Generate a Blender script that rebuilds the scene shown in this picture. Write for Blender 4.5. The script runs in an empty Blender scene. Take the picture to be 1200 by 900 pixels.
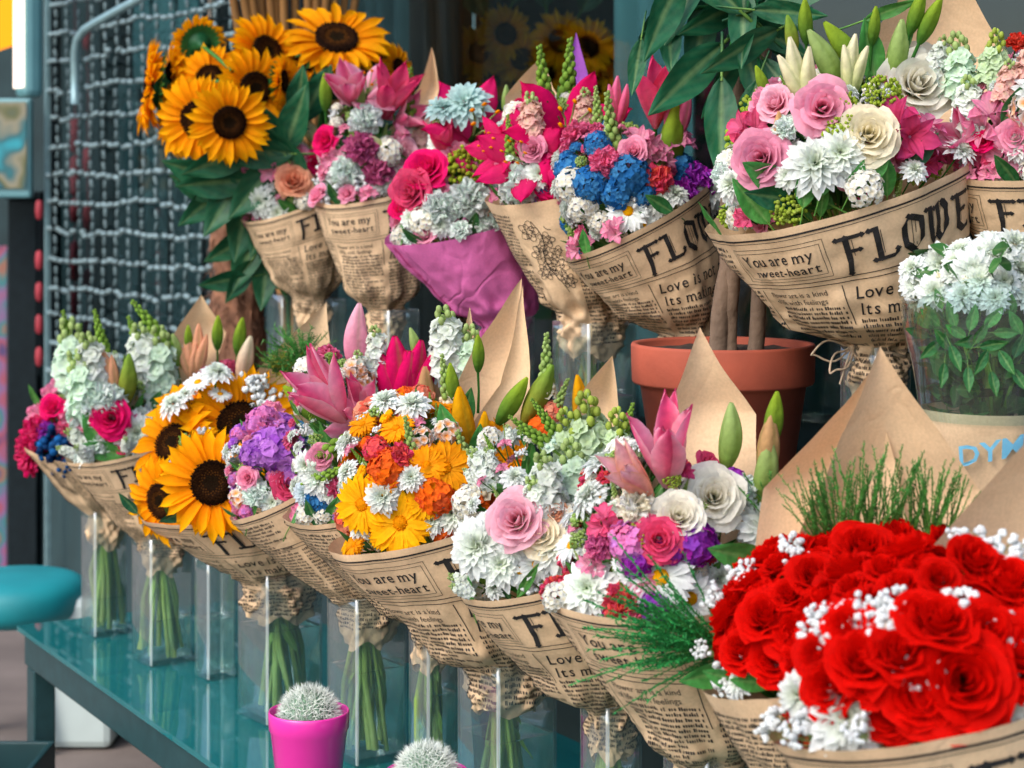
import bpy, math, random
from mathutils import Vector, Matrix, noise

random.seed(7)
PI = math.pi
F, HY, CH = 2200.0, 228.0, 1.35      # focal length in photo pixels, horizon row, camera height
S = bpy.context.scene
C = S.collection

def P(px, py, D):
    return Vector(((px - 600) / F * D, D, CH - (py - HY) / F * D))

# the stall's own axes: U runs along the rows away from us, NB points back to the shop front
P0 = Vector((-.012, 2.70, 0)); U = Vector((-.582, .813, 0)); NB = Vector((.813, .582, 0))
def row(s, n, z=0): return P0 + U * s + NB * n + Vector((0, 0, z))
def row_depth(px, n=0.0):
    q = P0 + NB * n; a = (px - 600) / F
    s = (q.x - a * q.y) / (.582 + .813 * a)
    return q.y + .813 * s
ZT, ZS = 0.45, 0.885                 # table top, shelf top

def lin(h):
    h = h.lstrip('#'); o = []
    for i in (0, 2, 4):
        c = int(h[i:i+2], 16) / 255
        o.append(c / 12.92 if c <= .04045 else ((c + .055) / 1.055) ** 2.4)
    return tuple(o)
def mix(a, b, t): return tuple(a[i] + (b[i] - a[i]) * t for i in range(3))

# ------------------------------------------------------------------ mesh builder
class MB:
    def __init__(s): s.v = []; s.f = []; s.c = []; s.col = (.5, .5, .5)
    def add(s, vs, fs, cs=None):
        b = len(s.v); s.v += [tuple(v) for v in vs]; s.f += [tuple(i + b for i in f) for f in fs]
        s.c += [tuple(c) for c in cs] if cs else [s.col] * len(vs)
    def grid(s, rows, cols=None, close=False):
        n, m = len(rows), len(rows[0]); fs = []
        for i in range(n - 1):
            for j in range(m if close else m - 1):
                k = (j + 1) % m
                fs.append((i*m + j, i*m + k, (i+1)*m + k, (i+1)*m + j))
        s.add([p for r in rows for p in r], fs, [c for r in cols for c in r] if cols else None)
    def lathe(s, prof, n=32, M=None, cols=None, cap0=False, cap1=False):
        rows = []
        for r, z in prof:
            ring = [Vector((r*math.cos(2*PI*k/n), r*math.sin(2*PI*k/n), z)) for k in range(n)]
            rows.append([M @ p for p in ring] if M else ring)
        cc = [[c]*n for c in cols] if cols else None
        b = len(s.v); s.grid(rows, cc, True)
        if cap0: s.f.append(tuple(b + k for k in range(n))[::-1])
        if cap1: s.f.append(tuple(b + (len(prof)-1)*n + k for k in range(n)))
    def tube(s, pts, r, n=8, c0=None, c1=None, cap=True):
        pts = [Vector(p) for p in pts]; N = len(pts); rows = []; cc = []
        rr = r if isinstance(r, (list, tuple)) else [r]*N
        ref = Vector((.3, .8, .52)).normalized()
        for i, p in enumerate(pts):
            t = (pts[min(i+1, N-1)] - pts[max(i-1, 0)]).normalized()
            a = t.cross(ref)
            if a.length < 1e-3: a = t.cross(Vector((1, 0, 0)))
            a.normalize(); b = t.cross(a)
            rows.append([p + (a*math.cos(2*PI*k/n) + b*math.sin(2*PI*k/n))*rr[i] for k in range(n)])
            if c0: cc.append([mix(c0, c1 or c0, i/(N-1))]*n)
        b0 = len(s.v); s.grid(rows, cc or None, True)
        if cap:
            s.f.append(tuple(b0 + k for k in range(n))); s.f.append(tuple(b0 + (N-1)*n + k for k in range(n))[::-1])
    def box(s, lo, hi, M=None):
        x0, y0, z0 = lo; x1, y1, z1 = hi
        v = [Vector(p) for p in ((x0,y0,z0),(x1,y0,z0),(x1,y1,z0),(x0,y1,z0),(x0,y0,z1),(x1,y0,z1),(x1,y1,z1),(x0,y1,z1))]
        if M: v = [M @ p for p in v]
        s.add(v, [(3,2,1,0),(4,5,6,7),(0,1,5,4),(1,2,6,5),(2,3,7,6),(3,0,4,7)])
    def ball(s, c, r, col=None, n=7, m=5, sq=(1,1,1)):
        rows = []
        for i in range(m + 1):
            a = PI * i / m
            rows.append([Vector(c) + Vector((math.sin(a)*math.cos(2*PI*k/n)*sq[0], math.sin(a)*math.sin(2*PI*k/n)*sq[1], -math.cos(a)*sq[2]))*r for k in range(n)])
        s.grid(rows, [[col]*n]*(m+1) if col else None, True)
    def mesh(s, name, mat, smooth=True):
        me = bpy.data.meshes.new(name); me.from_pydata(s.v, [], s.f)
        if smooth: me.polygons.foreach_set('use_smooth', [True]*len(me.polygons))
        at = me.color_attributes.new('Col', 'FLOAT_COLOR', 'POINT')
        at.data.foreach_set('color', [x for c in s.c for x in (*c, 1.0)])
        me.materials.append(mat); me.update()
        return me

def link(name, me, parent=None, loc=None, M=None):
    o = bpy.data.objects.new(name, me); C.objects.link(o)
    if parent is not None: o.parent = parent
    if M is not None: o.matrix_local = M
    elif loc is not None: o.location = loc
    return o
def tag(o, label, cat, group=None, kind=None):
    o['label'] = label; o['category'] = cat
    if group: o['group'] = group
    if kind: o['kind'] = kind
    return o
def thing(name, loc, label, cat, group=None, rz=0):
    o = bpy.data.objects.new(name, None); o.empty_display_size = .05; C.objects.link(o)
    o.location = loc; o.rotation_euler.z = rz
    return tag(o, label, cat, group)
def bevel(o, w=.004, seg=2):
    m = o.modifiers.new('Bevel', 'BEVEL'); m.width = w; m.segments = seg; m.limit_method = 'ANGLE'
    return o

# ------------------------------------------------------------------ materials
def newmat(name):
    m = bpy.data.materials.new(name); m.use_nodes = True
    nt = m.node_tree; nt.nodes.clear()
    return m, nt, nt.nodes, nt.links
def N(nt, t, **kw):
    n = nt.nodes.new(t)
    for k, v in kw.items():
        if k in n.inputs: n.inputs[k].default_value = v
        else: setattr(n, k, v)
    return n
def noisy(nt, base, scale, lo, hi, detail=4, coord='Object', stretch=None):
    """base colour (socket or tuple) multiplied by a noise between lo and hi"""
    L = nt.links
    tc = N(nt, 'ShaderNodeTexCoord'); nz = N(nt, 'ShaderNodeTexNoise'); nz.inputs['Scale'].default_value = scale; nz.inputs['Detail'].default_value = detail
    if stretch:
        mp = N(nt, 'ShaderNodeMapping'); mp.inputs['Scale'].default_value = stretch
        L.new(tc.outputs[coord], mp.inputs['Vector']); L.new(mp.outputs[0], nz.inputs['Vector'])
    else: L.new(tc.outputs[coord], nz.inputs['Vector'])
    mr = N(nt, 'ShaderNodeMapRange'); mr.inputs['From Min'].default_value = .3; mr.inputs['From Max'].default_value = .7
    mr.inputs['To Min'].default_value = lo; mr.inputs['To Max'].default_value = hi
    L.new(nz.outputs['Fac'], mr.inputs['Value'])
    vm = N(nt, 'ShaderNodeVectorMath', operation='SCALE')
    if isinstance(base, tuple): vm.inputs[0].default_value = base
    else: L.new(base, vm.inputs[0])
    L.new(mr.outputs[0], vm.inputs['Scale'])
    return vm.outputs[0], nz
def simple(name, col, rough=.6, metal=0., scale=30, var=.15, bump=0., bscale=None, spec=.5, coat=0., stretch=None):
    m, nt, nd, L = newmat(name)
    c, nz = noisy(nt, tuple(col), scale, 1 - var, 1 + var, stretch=stretch)
    b = N(nt, 'ShaderNodeBsdfPrincipled', Roughness=rough, Metallic=metal)
    b.inputs['Specular IOR Level'].default_value = spec; b.inputs['Coat Weight'].default_value = coat
    L.new(c, b.inputs['Base Color'])
    if bump:
        bp = N(nt, 'ShaderNodeBump'); bp.inputs['Strength'].default_value = bump; bp.inputs['Distance'].default_value = .004
        if bscale:
            n2 = N(nt, 'ShaderNodeTexNoise'); n2.inputs['Scale'].default_value = bscale; n2.inputs['Detail'].default_value = 5
            t2 = N(nt, 'ShaderNodeTexCoord'); L.new(t2.outputs['Object'], n2.inputs['Vector']); L.new(n2.outputs['Fac'], bp.inputs['Height'])
        else: L.new(nz.outputs['Fac'], bp.inputs['Height'])
        L.new(bp.outputs[0], b.inputs['Normal'])
    o = N(nt, 'ShaderNodeOutputMaterial'); L.new(b.outputs[0], o.inputs[0])
    return m
def plant_mat(name, rough, transl, spec, lo, hi, scale, tint=(1, 1, 1)):
    """petal / leaf: the flower's own colour from its colour attribute, with fine mottling, partly translucent"""
    m, nt, nd, L = newmat(name)
    at = N(nt, 'ShaderNodeAttribute', attribute_name='Col')
    oi = N(nt, 'ShaderNodeObjectInfo'); om = N(nt, 'ShaderNodeMapRange'); om.inputs['To Min'].default_value = .90; om.inputs['To Max'].default_value = 1.08
    L.new(oi.outputs['Random'], om.inputs['Value'])
    ov = N(nt, 'ShaderNodeVectorMath', operation='SCALE'); L.new(at.outputs['Color'], ov.inputs[0]); L.new(om.outputs[0], ov.inputs['Scale'])
    c, nz = noisy(nt, ov.outputs[0], scale, lo, hi)
    b = N(nt, 'ShaderNodeBsdfPrincipled', Roughness=rough); b.inputs['Specular IOR Level'].default_value = spec
    L.new(c, b.inputs['Base Color'])
    bp = N(nt, 'ShaderNodeBump'); bp.inputs['Strength'].default_value = .25; bp.inputs['Distance'].default_value = .01
    L.new(nz.outputs['Fac'], bp.inputs['Height']); L.new(bp.outputs[0], b.inputs['Normal'])
    t = N(nt, 'ShaderNodeBsdfTranslucent'); L.new(c, t.inputs['Color'])
    mx = N(nt, 'ShaderNodeMixShader'); mx.inputs[0].default_value = transl
    L.new(b.outputs[0], mx.inputs[1]); L.new(t.outputs[0], mx.inputs[2])
    o = N(nt, 'ShaderNodeOutputMaterial'); L.new(mx.outputs[0], o.inputs[0])
    return m
def glassy(name, tint, refl=1.0, rough=.0, ior=1.5, haze=0., hazecol=(.8, .8, .8), expo=5):
    """thin clear sheet: passes light through with a tint, reflects by Fresnel"""
    m, nt, nd, L = newmat(name)
    tr = N(nt, 'ShaderNodeBsdfTransparent'); tr.inputs[0].default_value = (*tint, 1)
    gl = N(nt, 'ShaderNodeBsdfGlossy', Roughness=rough); gl.inputs[0].default_value = (refl, refl, refl, 1)
    # Schlick's Fresnel from the facing angle, the same on both sides of the sheet
    f0 = ((ior - 1)/(ior + 1))**2
    lw = N(nt, 'ShaderNodeLayerWeight', Blend=.5); pw = N(nt, 'ShaderNodeMath', operation='POWER'); pw.inputs[1].default_value = expo
    ma = N(nt, 'ShaderNodeMath', operation='MULTIPLY_ADD'); ma.inputs[1].default_value = 1 - f0; ma.inputs[2].default_value = f0
    mx = N(nt, 'ShaderNodeMixShader')
    L.new(lw.outputs['Facing'], pw.inputs[0]); L.new(pw.outputs[0], ma.inputs[0])
    L.new(ma.outputs[0], mx.inputs[0]); L.new(gl.outputs[0], mx.inputs[2])
    if haze:
        df = N(nt, 'ShaderNodeBsdfDiffuse'); df.inputs[0].default_value = (*hazecol, 1)
        m2 = N(nt, 'ShaderNodeMixShader'); m2.inputs[0].default_value = haze
        L.new(tr.outputs[0], m2.inputs[1]); L.new(df.outputs[0], m2.inputs[2]); L.new(m2.outputs[0], mx.inputs[1])
    else: L.new(tr.outputs[0], mx.inputs[1])
    o = N(nt, 'ShaderNodeOutputMaterial'); L.new(mx.outputs[0], o.inputs[0])
    return m
def emit(name, col, k):
    m, nt, nd, L = newmat(name)
    e = N(nt, 'ShaderNodeEmission', Strength=k); e.inputs[0].default_value = (*col, 1)
    o = N(nt, 'ShaderNodeOutputMaterial'); L.new(e.outputs[0], o.inputs[0])
    return m
def paper_mat(name, col, rough=.8, transl=.12, var=.07, crease=.28):
    m, nt, nd, L = newmat(name)
    c, nz = noisy(nt, tuple(col), 260, 1 - var, 1 + var, detail=6)
    c2, nz2 = noisy(nt, c, 7, .92, 1.06)
    b = N(nt, 'ShaderNodeBsdfPrincipled', Roughness=rough); b.inputs['Specular IOR Level'].default_value = .3
    L.new(c2, b.inputs['Base Color'])
    n3 = N(nt, 'ShaderNodeTexNoise'); n3.inputs['Scale'].default_value = 22; n3.inputs['Detail'].default_value = 3
    t3 = N(nt, 'ShaderNodeTexCoord'); L.new(t3.outputs['Object'], n3.inputs['Vector'])
    bp = N(nt, 'ShaderNodeBump'); bp.inputs['Strength'].default_value = .35; bp.inputs['Distance'].default_value = .006
    L.new(n3.outputs['Fac'], bp.inputs['Height'])
    # handling creases: sharp ridges where a broad noise crosses its middle
    n4 = N(nt, 'ShaderNodeTexNoise'); n4.inputs['Scale'].default_value = 9; n4.inputs['Detail'].default_value = 2; n4.inputs['Distortion'].default_value = .6
    L.new(t3.outputs['Object'], n4.inputs['Vector'])
    s4 = N(nt, 'ShaderNodeMath', operation='SUBTRACT'); s4.inputs[1].default_value = .5; L.new(n4.outputs['Fac'], s4.inputs[0])
    a4 = N(nt, 'ShaderNodeMath', operation='ABSOLUTE'); L.new(s4.outputs[0], a4.inputs[0])
    m4 = N(nt, 'ShaderNodeMath', operation='MINIMUM'); m4.inputs[1].default_value = .05; L.new(a4.outputs[0], m4.inputs[0])
    bp2 = N(nt, 'ShaderNodeBump'); bp2.inputs['Strength'].default_value = crease; bp2.inputs['Distance'].default_value = .03
    L.new(m4.outputs[0], bp2.inputs['Height']); L.new(bp.outputs[0], bp2.inputs['Normal']); L.new(bp2.outputs[0], b.inputs['Normal'])
    t = N(nt, 'ShaderNodeBsdfTranslucent'); L.new(c2, t.inputs['Color'])
    mx = N(nt, 'ShaderNodeMixShader'); mx.inputs[0].default_value = transl
    L.new(b.outputs[0], mx.inputs[1]); L.new(t.outputs[0], mx.inputs[2])
    o = N(nt, 'ShaderNodeOutputMaterial'); L.new(mx.outputs[0], o.inputs[0])
    return m

M = {}
M['petal'] = plant_mat('petal', .75, .42, .08, .86, 1.1, 9)
M['leaf'] = plant_mat('leaf', .45, .10, .28, .75, 1.25, 7)
M['disc'] = simple('seed_disc', (.035, .017, .007), .85, scale=60, var=.5, bump=.8)
M['paper'] = paper_mat('kraft_paper', lin('#e2c29b'))
M['pinkpaper'] = paper_mat('pink_tissue', lin('#ea78ba'), .6, .2, crease=.9)
M['purplepaper'] = paper_mat('purple_tissue', lin('#a65cc0'), .7, .2)
M['ink'] = simple('ink', (.012, .010, .010), .7, var=.2)
M['glass'] = glassy('vase_glass', (.945, .975, .97), ior=1.85, haze=.042, hazecol=(.55, .78, .80), expo=2.6)  # pale diffuse haze painted in for reflections on the faces
M['edgeglint'] = glassy('vase_edge_glint', (.8, .92, .92), ior=2.4, haze=.33, hazecol=(.84, .94, .94), expo=2.2)  # whitish diffuse haze paints bright highlights on edges and waterline
M['water'] = glassy('water', (.92, .97, .95), ior=1.33)
M['cello'] = glassy('cellophane', (.80, .93, .93), rough=.05, haze=.035, expo=2.4)
M['pane'] = glassy('window_glass', (.60, .70, .71), ior=1.52)
M['tableglass'] = glassy('table_glass', (.30, .58, .58), ior=1.6, haze=.36, hazecol=(.02, .34, .36))
M['steel'] = simple('painted_steel', lin('#26474a'), .35, .2, 40, .15, .05)
M['dark'] = simple('dark_painted_metal', (.008, .014, .017), .8, 0, 30, .2, spec=.15)
M['shelf'] = simple('shelf_board', (.012, .022, .024), .7, 0, 20, .3, spec=.2)
M['pipe'] = simple('pipe_paint', lin('#7f9ea2'), .35, .3, 40, .12)
M['chain'] = simple('galvanised_link', lin('#7b9194'), .45, .15, 60, .2)
M['wire'] = simple('dull_wire', lin('#5a6f72'), .5, .2, 60, .2)
M['terra'] = simple('terracotta', lin('#a24c35'), .8, 0, 11, .22, .15, 120)
M['soil'] = simple('soil', (.035, .022, .014), .95, 0, 60, .5, 1., 50)
M['bark'] = simple('bark', lin('#6e5a49'), .9, 0, 22, .35, 1., 70, stretch=(1, 1, .25))
M['burlap'] = simple('shaggy_bark', lin('#7b5540'), .95, 0, 30, .5, 1., 90)
M['reed'] = simple('reed', lin('#a97b48'), .7, 0, 20, .25, stretch=(1, 1, .1))
M['pinkplastic'] = simple('pink_glazed', lin('#e0329f'), .22, 0, 10, .05, coat=.4)
M['cactus'] = simple('cactus_flesh', lin('#6f8d74'), .7, 0, 40, .2)
M['spine'] = simple('cactus_spine', lin('#d9dfd6'), .6, 0, 40, .1)
M['ground'] = simple('pavement', (.16, .13, .115), .9, 0, 3, .3, .4, 40)
M['wallpaint'] = simple('shop_wall', lin('#1f3639'), .8, 0, 6, .25, .2, 30)
M['drape'] = simple('grey_drape', lin('#54696c'), .85, 0, 8, .25, stretch=(3, 3, .4))
M['drapepale'] = simple('pale_teal_drape', lin('#739da0'), .8, 0, 6, .15)
M['drapebrown'] = simple('brown_drape', lin('#402c24'), .85, 0, 8, .4, stretch=(3, 3, .4))
M['red'] = simple('red_cloth', lin('#962a36'), .7, 0, 12, .2)
M['teal'] = simple('teal_vinyl', lin('#0f868e'), .55, 0, 5, .2)
M['whitebox'] = simple('white_plastic', lin('#b9c8c6'), .45, 0, 6, .1)
M['greybox'] = simple('sign_box', lin('#5d8f95'), .4, 0, 6, .12)
M['signface'] = emit('lit_sign_face', lin('#ffe9d6'), 1.3)
M['orange'] = emit('orange_lamp', lin('#ff9a1f'), .8)
M['twine'] = simple('jute_twine', lin('#b9a287'), .9, 0, 200, .3)
M['bluepaint'] = simple('pale_blue_print', lin('#6fb6d6'), .6, 0, 40, .15)
M['asphaltdark'] = simple('dark_crate', lin('#16383a'), .5, 0, 12, .2)
def speckled(name, cols, scale, rough=.4):
    m, nt, nd, L = newmat(name)
    tc = N(nt, 'ShaderNodeTexCoord'); vo = N(nt, 'ShaderNodeTexNoise'); vo.inputs['Scale'].default_value = scale; vo.inputs['Detail'].default_value = 1.5
    L.new(tc.outputs['Object'], vo.inputs['Vector'])
    cr = N(nt, 'ShaderNodeValToRGB'); e = cr.color_ramp.elements
    while len(e) < len(cols): e.new(.5)
    for i, c in enumerate(cols): e[i].position = .28 + .44*i/(len(cols)-1); e[i].color = (*lin(c), 1)
    L.new(vo.outputs['Fac'], cr.inputs[0])
    b = N(nt, 'ShaderNodeBsdfPrincipled', Roughness=rough); L.new(cr.outputs[0], b.inputs['Base Color'])
    o = N(nt, 'ShaderNodeOutputMaterial'); L.new(b.outputs[0], o.inputs[0])
    return m
M['mural'] = speckled('mural_paint', ['#174a72', '#96604a', '#14767a', '#7d5a86', '#99485a', '#4a3a6a'], 9)
M['picture'] = speckled('picture_print', ['#0a6a74', '#0a4f58', '#575a34', '#85806a', '#0c5a62', '#1291a0'], 9)
# ------------------------------------------------------------------ flower kinds, all about one unit across
K = {k: lin(v) for k, v in dict(red='#e00a00', dred='#b00004', hot='#ee1270', hot2='#d10a55', pink='#f585b0', lpink='#fac6d4', white='#f1f5f4', cream='#f5ecd0',
    peach='#f3b491', coral='#f4654f', orange='#fb7a12', yellow='#ffbc08', gold='#fda202', mag='#c62fc0', purple='#a24ccb', lilac='#d592e2',
    blue='#2470b4', sky='#4d97cc', navy='#152750', lime='#b9cc5c', lime2='#8aa63a', mint='#d9efdf', mauve='#c4548e', dkred='#8a0f30', rose='#ea4f7c',
    green='#3f7d34', dgreen='#1f5f35', lgreen='#8fb64a', pgreen='#b8cf85', olive='#a39a35', tan='#d2ad70', brown='#4a2f16', ygreen='#a8c238', fern='#4a8a3c', fgreen='#2d9148').items()}
for k_ in K:
    if k_ not in ('white', 'mint', 'cream'): K[k_] = tuple(x*.93 for x in K[k_])
K['white'] = tuple(x*.98 for x in K['white'])
WHITE = K['white']
def jit(c, a=.08):
    k = 1 + random.uniform(-a, a); return tuple(min(.95, max(0, x*k)) for x in c)
def rotz(a): return Matrix.Rotation(a, 4, 'Z')

def petal(mb, Mx, L, W, e0, e1, prof, cup, cols, nl=5, nw=2, edge=None, ruf=0., streak=None):
    """one petal growing along +X: elevation goes e0 -> e1 (radians), width profile, cupped cross-section"""
    rows, cc = [], []; x = z = 0.; ph = random.uniform(0, 6)
    for i in range(nl + 1):
        t = i / nl; e = e0 + (e1 - e0)*t
        if i: x += math.cos(e)*L/nl; z += math.sin(e)*L/nl
        w = W*.5*prof(t); r = []; k = []
        for j in range(-nw, nw + 1):
            q = j / nw; d = cup*w*q*q + ruf*W*t*math.sin(q*5 + ph + t*4)
            tt = -.06*L*q*q*(1 if t > .7 else 0)
            r.append(Mx @ Vector((x + tt*math.cos(e) - d*math.sin(e), w*q, z + d*math.cos(e) + tt*math.sin(e))))
            c = mix(cols[0], cols[1], t); c = tuple(x*(1 + (.045 if j % 2 else -.05)*min(1, t*3)) for x in c)   # veins
            if edge is not None: c = mix(c, edge, abs(q)**2.5*.9)
            if streak is not None and abs(q) < .3: c = mix(c, streak, .65*(1 - t*.6))
            k.append(c)
        rows.append(r); cc.append(k)
    mb.grid(rows, cc)
P_POINT = lambda t: (.35 + 1.3*t)*(1 - t)**.6*1.15 if t < .999 else .04
P_ROUND = lambda t: min(1, .45 + 1.1*t)*math.sqrt(max(0.02, 1 - max(0, (t - .55)/.46)**2))
P_LILY = lambda t: max(.03, math.sin(PI*min(1, (t*.93 + .07))**1.2)**.62)
P_STRAP = lambda t: (.6 + .4*min(1, t*3))*math.sqrt(max(.03, 1 - max(0, (t - .75)/.26)**2))

def stem(mb, L=1., r=.03, c=None):
    mb.tube([(0, 0, 0), (.02, .01, -L*.5), (0, 0, -L)], r, 5, c or K['green'], None, False)

def k_sunflower(v):
    pt, dc, sp = MB(), MB(), MB()
    for lay, (n, L, e0, e1) in enumerate(((20, .33, .42, -.05), (20, .32, .22, -.22), (17, .30, .02, -.35))):
        for k in range(n):
            a = 2*PI*(k + lay*.5 + random.uniform(-.25, .25))/n
            Mx = rotz(a) @ Matrix.Translation((.172, 0, .01 - lay*.012)) @ Matrix.Rotation(random.uniform(-.25, .25), 4, 'X')
            c1 = jit(mix(K['yellow'], K['gold'], random.random()*.5), .08)
            petal(pt, Mx, L*random.uniform(.82, 1.08), .125, e0 + random.uniform(-.2, .2), e1 + random.uniform(-.3, .25), P_POINT, .5, (mix(K['gold'], K['orange'], .2), c1), 5, 2)
    dc.col = lin('#2c1a0c')
    dc.lathe([(.0, .03), (.06, .032), (.115, .05), (.165, .045), (.19, .01), (.185, -.03)], 28)
    for i in range(230):
        r = .184*math.sqrt((i + .5)/230); a = i*2.39996; z = .035 + .02*math.sin(min(1, r/.2)*PI*.8)
        p = Vector((r*math.cos(a), r*math.sin(a), z)); s = .010 + .006*(r > .11)
        dc.col = jit(lin('#2a2210') if r < .065 else lin('#6b3f14') if r < .105 else lin('#3d220d') if r < .15 else lin('#24140a'), .25)
        dc.add([p + Vector((s, 0, 0)), p + Vector((-s*.5, s*.86, 0)), p + Vector((-s*.5, -s*.86, 0)), p + Vector((0, 0, .03 if r > .11 else .016))], [(0, 1, 3), (1, 2, 3), (2, 0, 3)])
    sp.col = K['dgreen']
    sp.lathe([(.03, -.22), (.10, -.14), (.2, -.07), (.215, -.02)], 16)
    for k in range(26):
        Mx = rotz(2*PI*k/13 + (k//13)*.24) @ Matrix.Translation((.16, 0, -.08))
        petal(sp, Mx, .22, .1, .3, -.5, P_POINT, .3, (K['dgreen'], K['green']), 3, 1)
    stem(sp, 1.6, .035, K['green'])
    return 'sunflower', pt, [('seed_disc', dc, 'petal'), ('sepals', sp, 'leaf')]

def k_daisy(v, c=WHITE, layers=2, n=19, ctr=.13, cc='yellow'):
    pt, ct = MB(), MB()
    for l in range(layers):
        for k in range(n):
            Mx = rotz(2*PI*(k + l*.5 + random.uniform(-.2, .2))/n) @ Matrix.Translation((ctr*.6, 0, -.015*l)) @ Matrix.Rotation(random.uniform(-.3, .3), 4, 'X')
            petal(pt, Mx, .5 - ctr*.6 - .02*l, .13, .35 - .22*l + random.uniform(-.12, .12), -.1 - .15*l + random.uniform(-.2, .2), P_STRAP, .35, (mix(c, K['lgreen'], .12), jit(c, .04)), 4, 1)
    stem(pt, 1.1, .022)
    ct.col = K[cc]; ct.lathe([(.0, .075), (ctr*.5, .065), (ctr*.9, .03), (ctr, -.02)], 12)
    for i in range(40):
        r = ctr*.9*math.sqrt((i + .5)/40); a = i*2.4
        ct.ball((r*math.cos(a), r*math.sin(a), .07 - r*.3), .016, jit(K[cc], .2), 4, 3)
    return 'daisy', pt, [('flower_centre', ct, 'petal')]

def k_mum(v, c=WHITE, ctr='pgreen', n=76):
    """double chrysanthemum: petals in a phyllotaxis spiral from an upright heart to flat outer rows"""
    pt = MB()
    for i in range(n):
        f = i / n; a = i*2.39996 + random.uniform(-.1, .1); r0 = .02 + .1*f
        L = .16 + .27*f**.7; e = 1.35 - 1.55*f**.8
        Mx = rotz(a) @ Matrix.Translation((r0, 0, .10*(1 - f))) @ Matrix.Rotation(random.uniform(-.35, .35), 4, 'X')
        petal(pt, Mx, L*random.uniform(.88, 1.1), .10 + .05*f, e + random.uniform(-.12, .12), e - .15 - random.uniform(0, .45), P_STRAP, .5, (mix(c, K[ctr], .55*(1 - f)), jit(mix(c, K[ctr], .25*(1 - f)**2), .04)), 4, 1)
    stem(pt, 1.1, .025)
    return 'chrysanthemum', pt, []

def k_carn(v, c, c2=None, n=46):
    """carnation: a dome of ruffled, notched petals"""
    pt = MB(); c2 = c2 or c
    for i in range(n):
        f = (i + .5)/n; a = i*2.39996; e = 1.5 - 1.45*f
        Mx = rotz(a) @ Matrix.Translation((.05*f, 0, -.12 + .06*(1 - f))) @ Matrix.Rotation(random.uniform(-.5, .5), 4, 'X')
        petal(pt, Mx, .42*random.uniform(.86, 1.1), .32, e + .15, e - .35, P_ROUND, .35, (mix(c, c2, .3*random.random()), jit(mix(c, c2, random.random()), .1)), 4, 3, ruf=.16)
    stem(pt, 1., .03)
    return 'carnation', pt, []

def k_rose(v, c, c2=None, n=21, opening=1.0):
    """rose: cupped petals overlapping in a spiral round a rolled heart"""
    pt = MB(); c2 = c2 or c
    for k in range(n):
        f = k/(n - 1); az = k*2.39996 + random.uniform(-.15, .15); R = .055 + .31*f**.95*opening
        span = 1.55 - .55*f + random.uniform(-.1, .1); H = .44 + .05*(1 - f) - .10*f*f
        rows, cc = [], []; lean = .06*f; ph = random.uniform(0, 6)
        for i in range(7):
            t = i/6; r = []; q = []
            for j in range(-4, 5):
                a = j/4; edge = 1 - .22*a*a - .10*abs(a)**5
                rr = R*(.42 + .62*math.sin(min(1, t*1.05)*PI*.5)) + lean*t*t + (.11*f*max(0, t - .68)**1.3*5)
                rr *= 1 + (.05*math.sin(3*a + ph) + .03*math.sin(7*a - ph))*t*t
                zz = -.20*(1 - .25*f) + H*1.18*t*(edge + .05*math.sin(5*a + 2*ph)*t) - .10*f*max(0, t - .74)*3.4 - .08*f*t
                an = az + a*span*(.55 + .45*math.sin(t*PI*.8))
                r.append(Vector((rr*math.cos(an), rr*math.sin(an), zz)))
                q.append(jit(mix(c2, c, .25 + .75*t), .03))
            rows.append(r); cc.append(q)
        pt.grid(rows, cc)
    sp = MB()
    for k in range(5):
        petal(sp, rotz(k*1.2566) @ Matrix.Translation((.03, 0, -.22)), .3, .12, .1, .75, P_POINT, .3, (K['green'], K['fern']), 4, 1)
    stem(sp, 1.2, .03)
    return 'rose', pt, [('sepals', sp, 'leaf')]

def k_lily(v, c, edge, opening=.5, throat=None, st=True):
    pt, an = MB(), MB(); throat = throat or mix(c, WHITE, .4)
    e0 = 1.15 - .65*opening; e1 = 1.75 - 3.1*opening
    for k in range(6):
        inner = k % 2
        Mx = rotz(k*PI/3 + random.uniform(-.08, .08)) @ Matrix.Translation((.025, 0, -.25)) @ Matrix.Rotation(random.uniform(-.2, .2), 4, 'X')
        petal(pt, Mx, (.74 if opening > .4 else .95), (.28 + .09*inner if opening > .4 else .29 + .06*inner), e0 + .1*inner, e1 + random.uniform(-.15, .15), P_LILY, -.35 if opening > .4 else .8, (throat, jit(c, .12)), 11, 4, edge=edge, ruf=.035, streak=mix(c, K['hot2'], .5))
    stem(pt, 1.1, .03)
    if st:
        for k in range(6):
            a = k*PI/3 + .3; h = .34; r = .10 + .12*opening
            an.tube([(0, 0, -.2), (r*.5*math.cos(a), r*.5*math.sin(a), h*.4), (r*math.cos(a), r*math.sin(a), h*.8)], .009, 4, K['pgreen'])
            an.ball((r*math.cos(a), r*math.sin(a), h*.8), .035, K['gold'], 5, 4, (1, .5, 1))
    return 'lily', pt, ([('stamens', an, 'petal')] if st else [])

def k_alst(v, c, c2, streak):
    """peruvian lily: two or three small streaked funnels on one head"""
    pt = MB()
    for q in range(3):
        T = Matrix.Rotation(q*2.1, 4, 'Z') @ Matrix.Translation((.2, 0, 0)) @ Matrix.Rotation(.5, 4, 'Y') @ Matrix.Scale(.62, 4)
        for k in range(6):
            inner = k % 2
            petal(pt, T @ rotz(k*PI/3) @ Matrix.Translation((.03, 0, -.28)) @ Matrix.Rotation(random.uniform(-.2, .2), 4, 'X'), .68, .40 - .16*inner, 1.25, .10 + .35*inner + random.uniform(-.15, .15), P_LILY if inner else P_ROUND,
                  .45, (c2, jit(c, .08)), 7, 3, streak=streak if inner else None, ruf=.03)
    stem(pt, 1., .03)
    return 'peruvian_lily', pt, []

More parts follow.
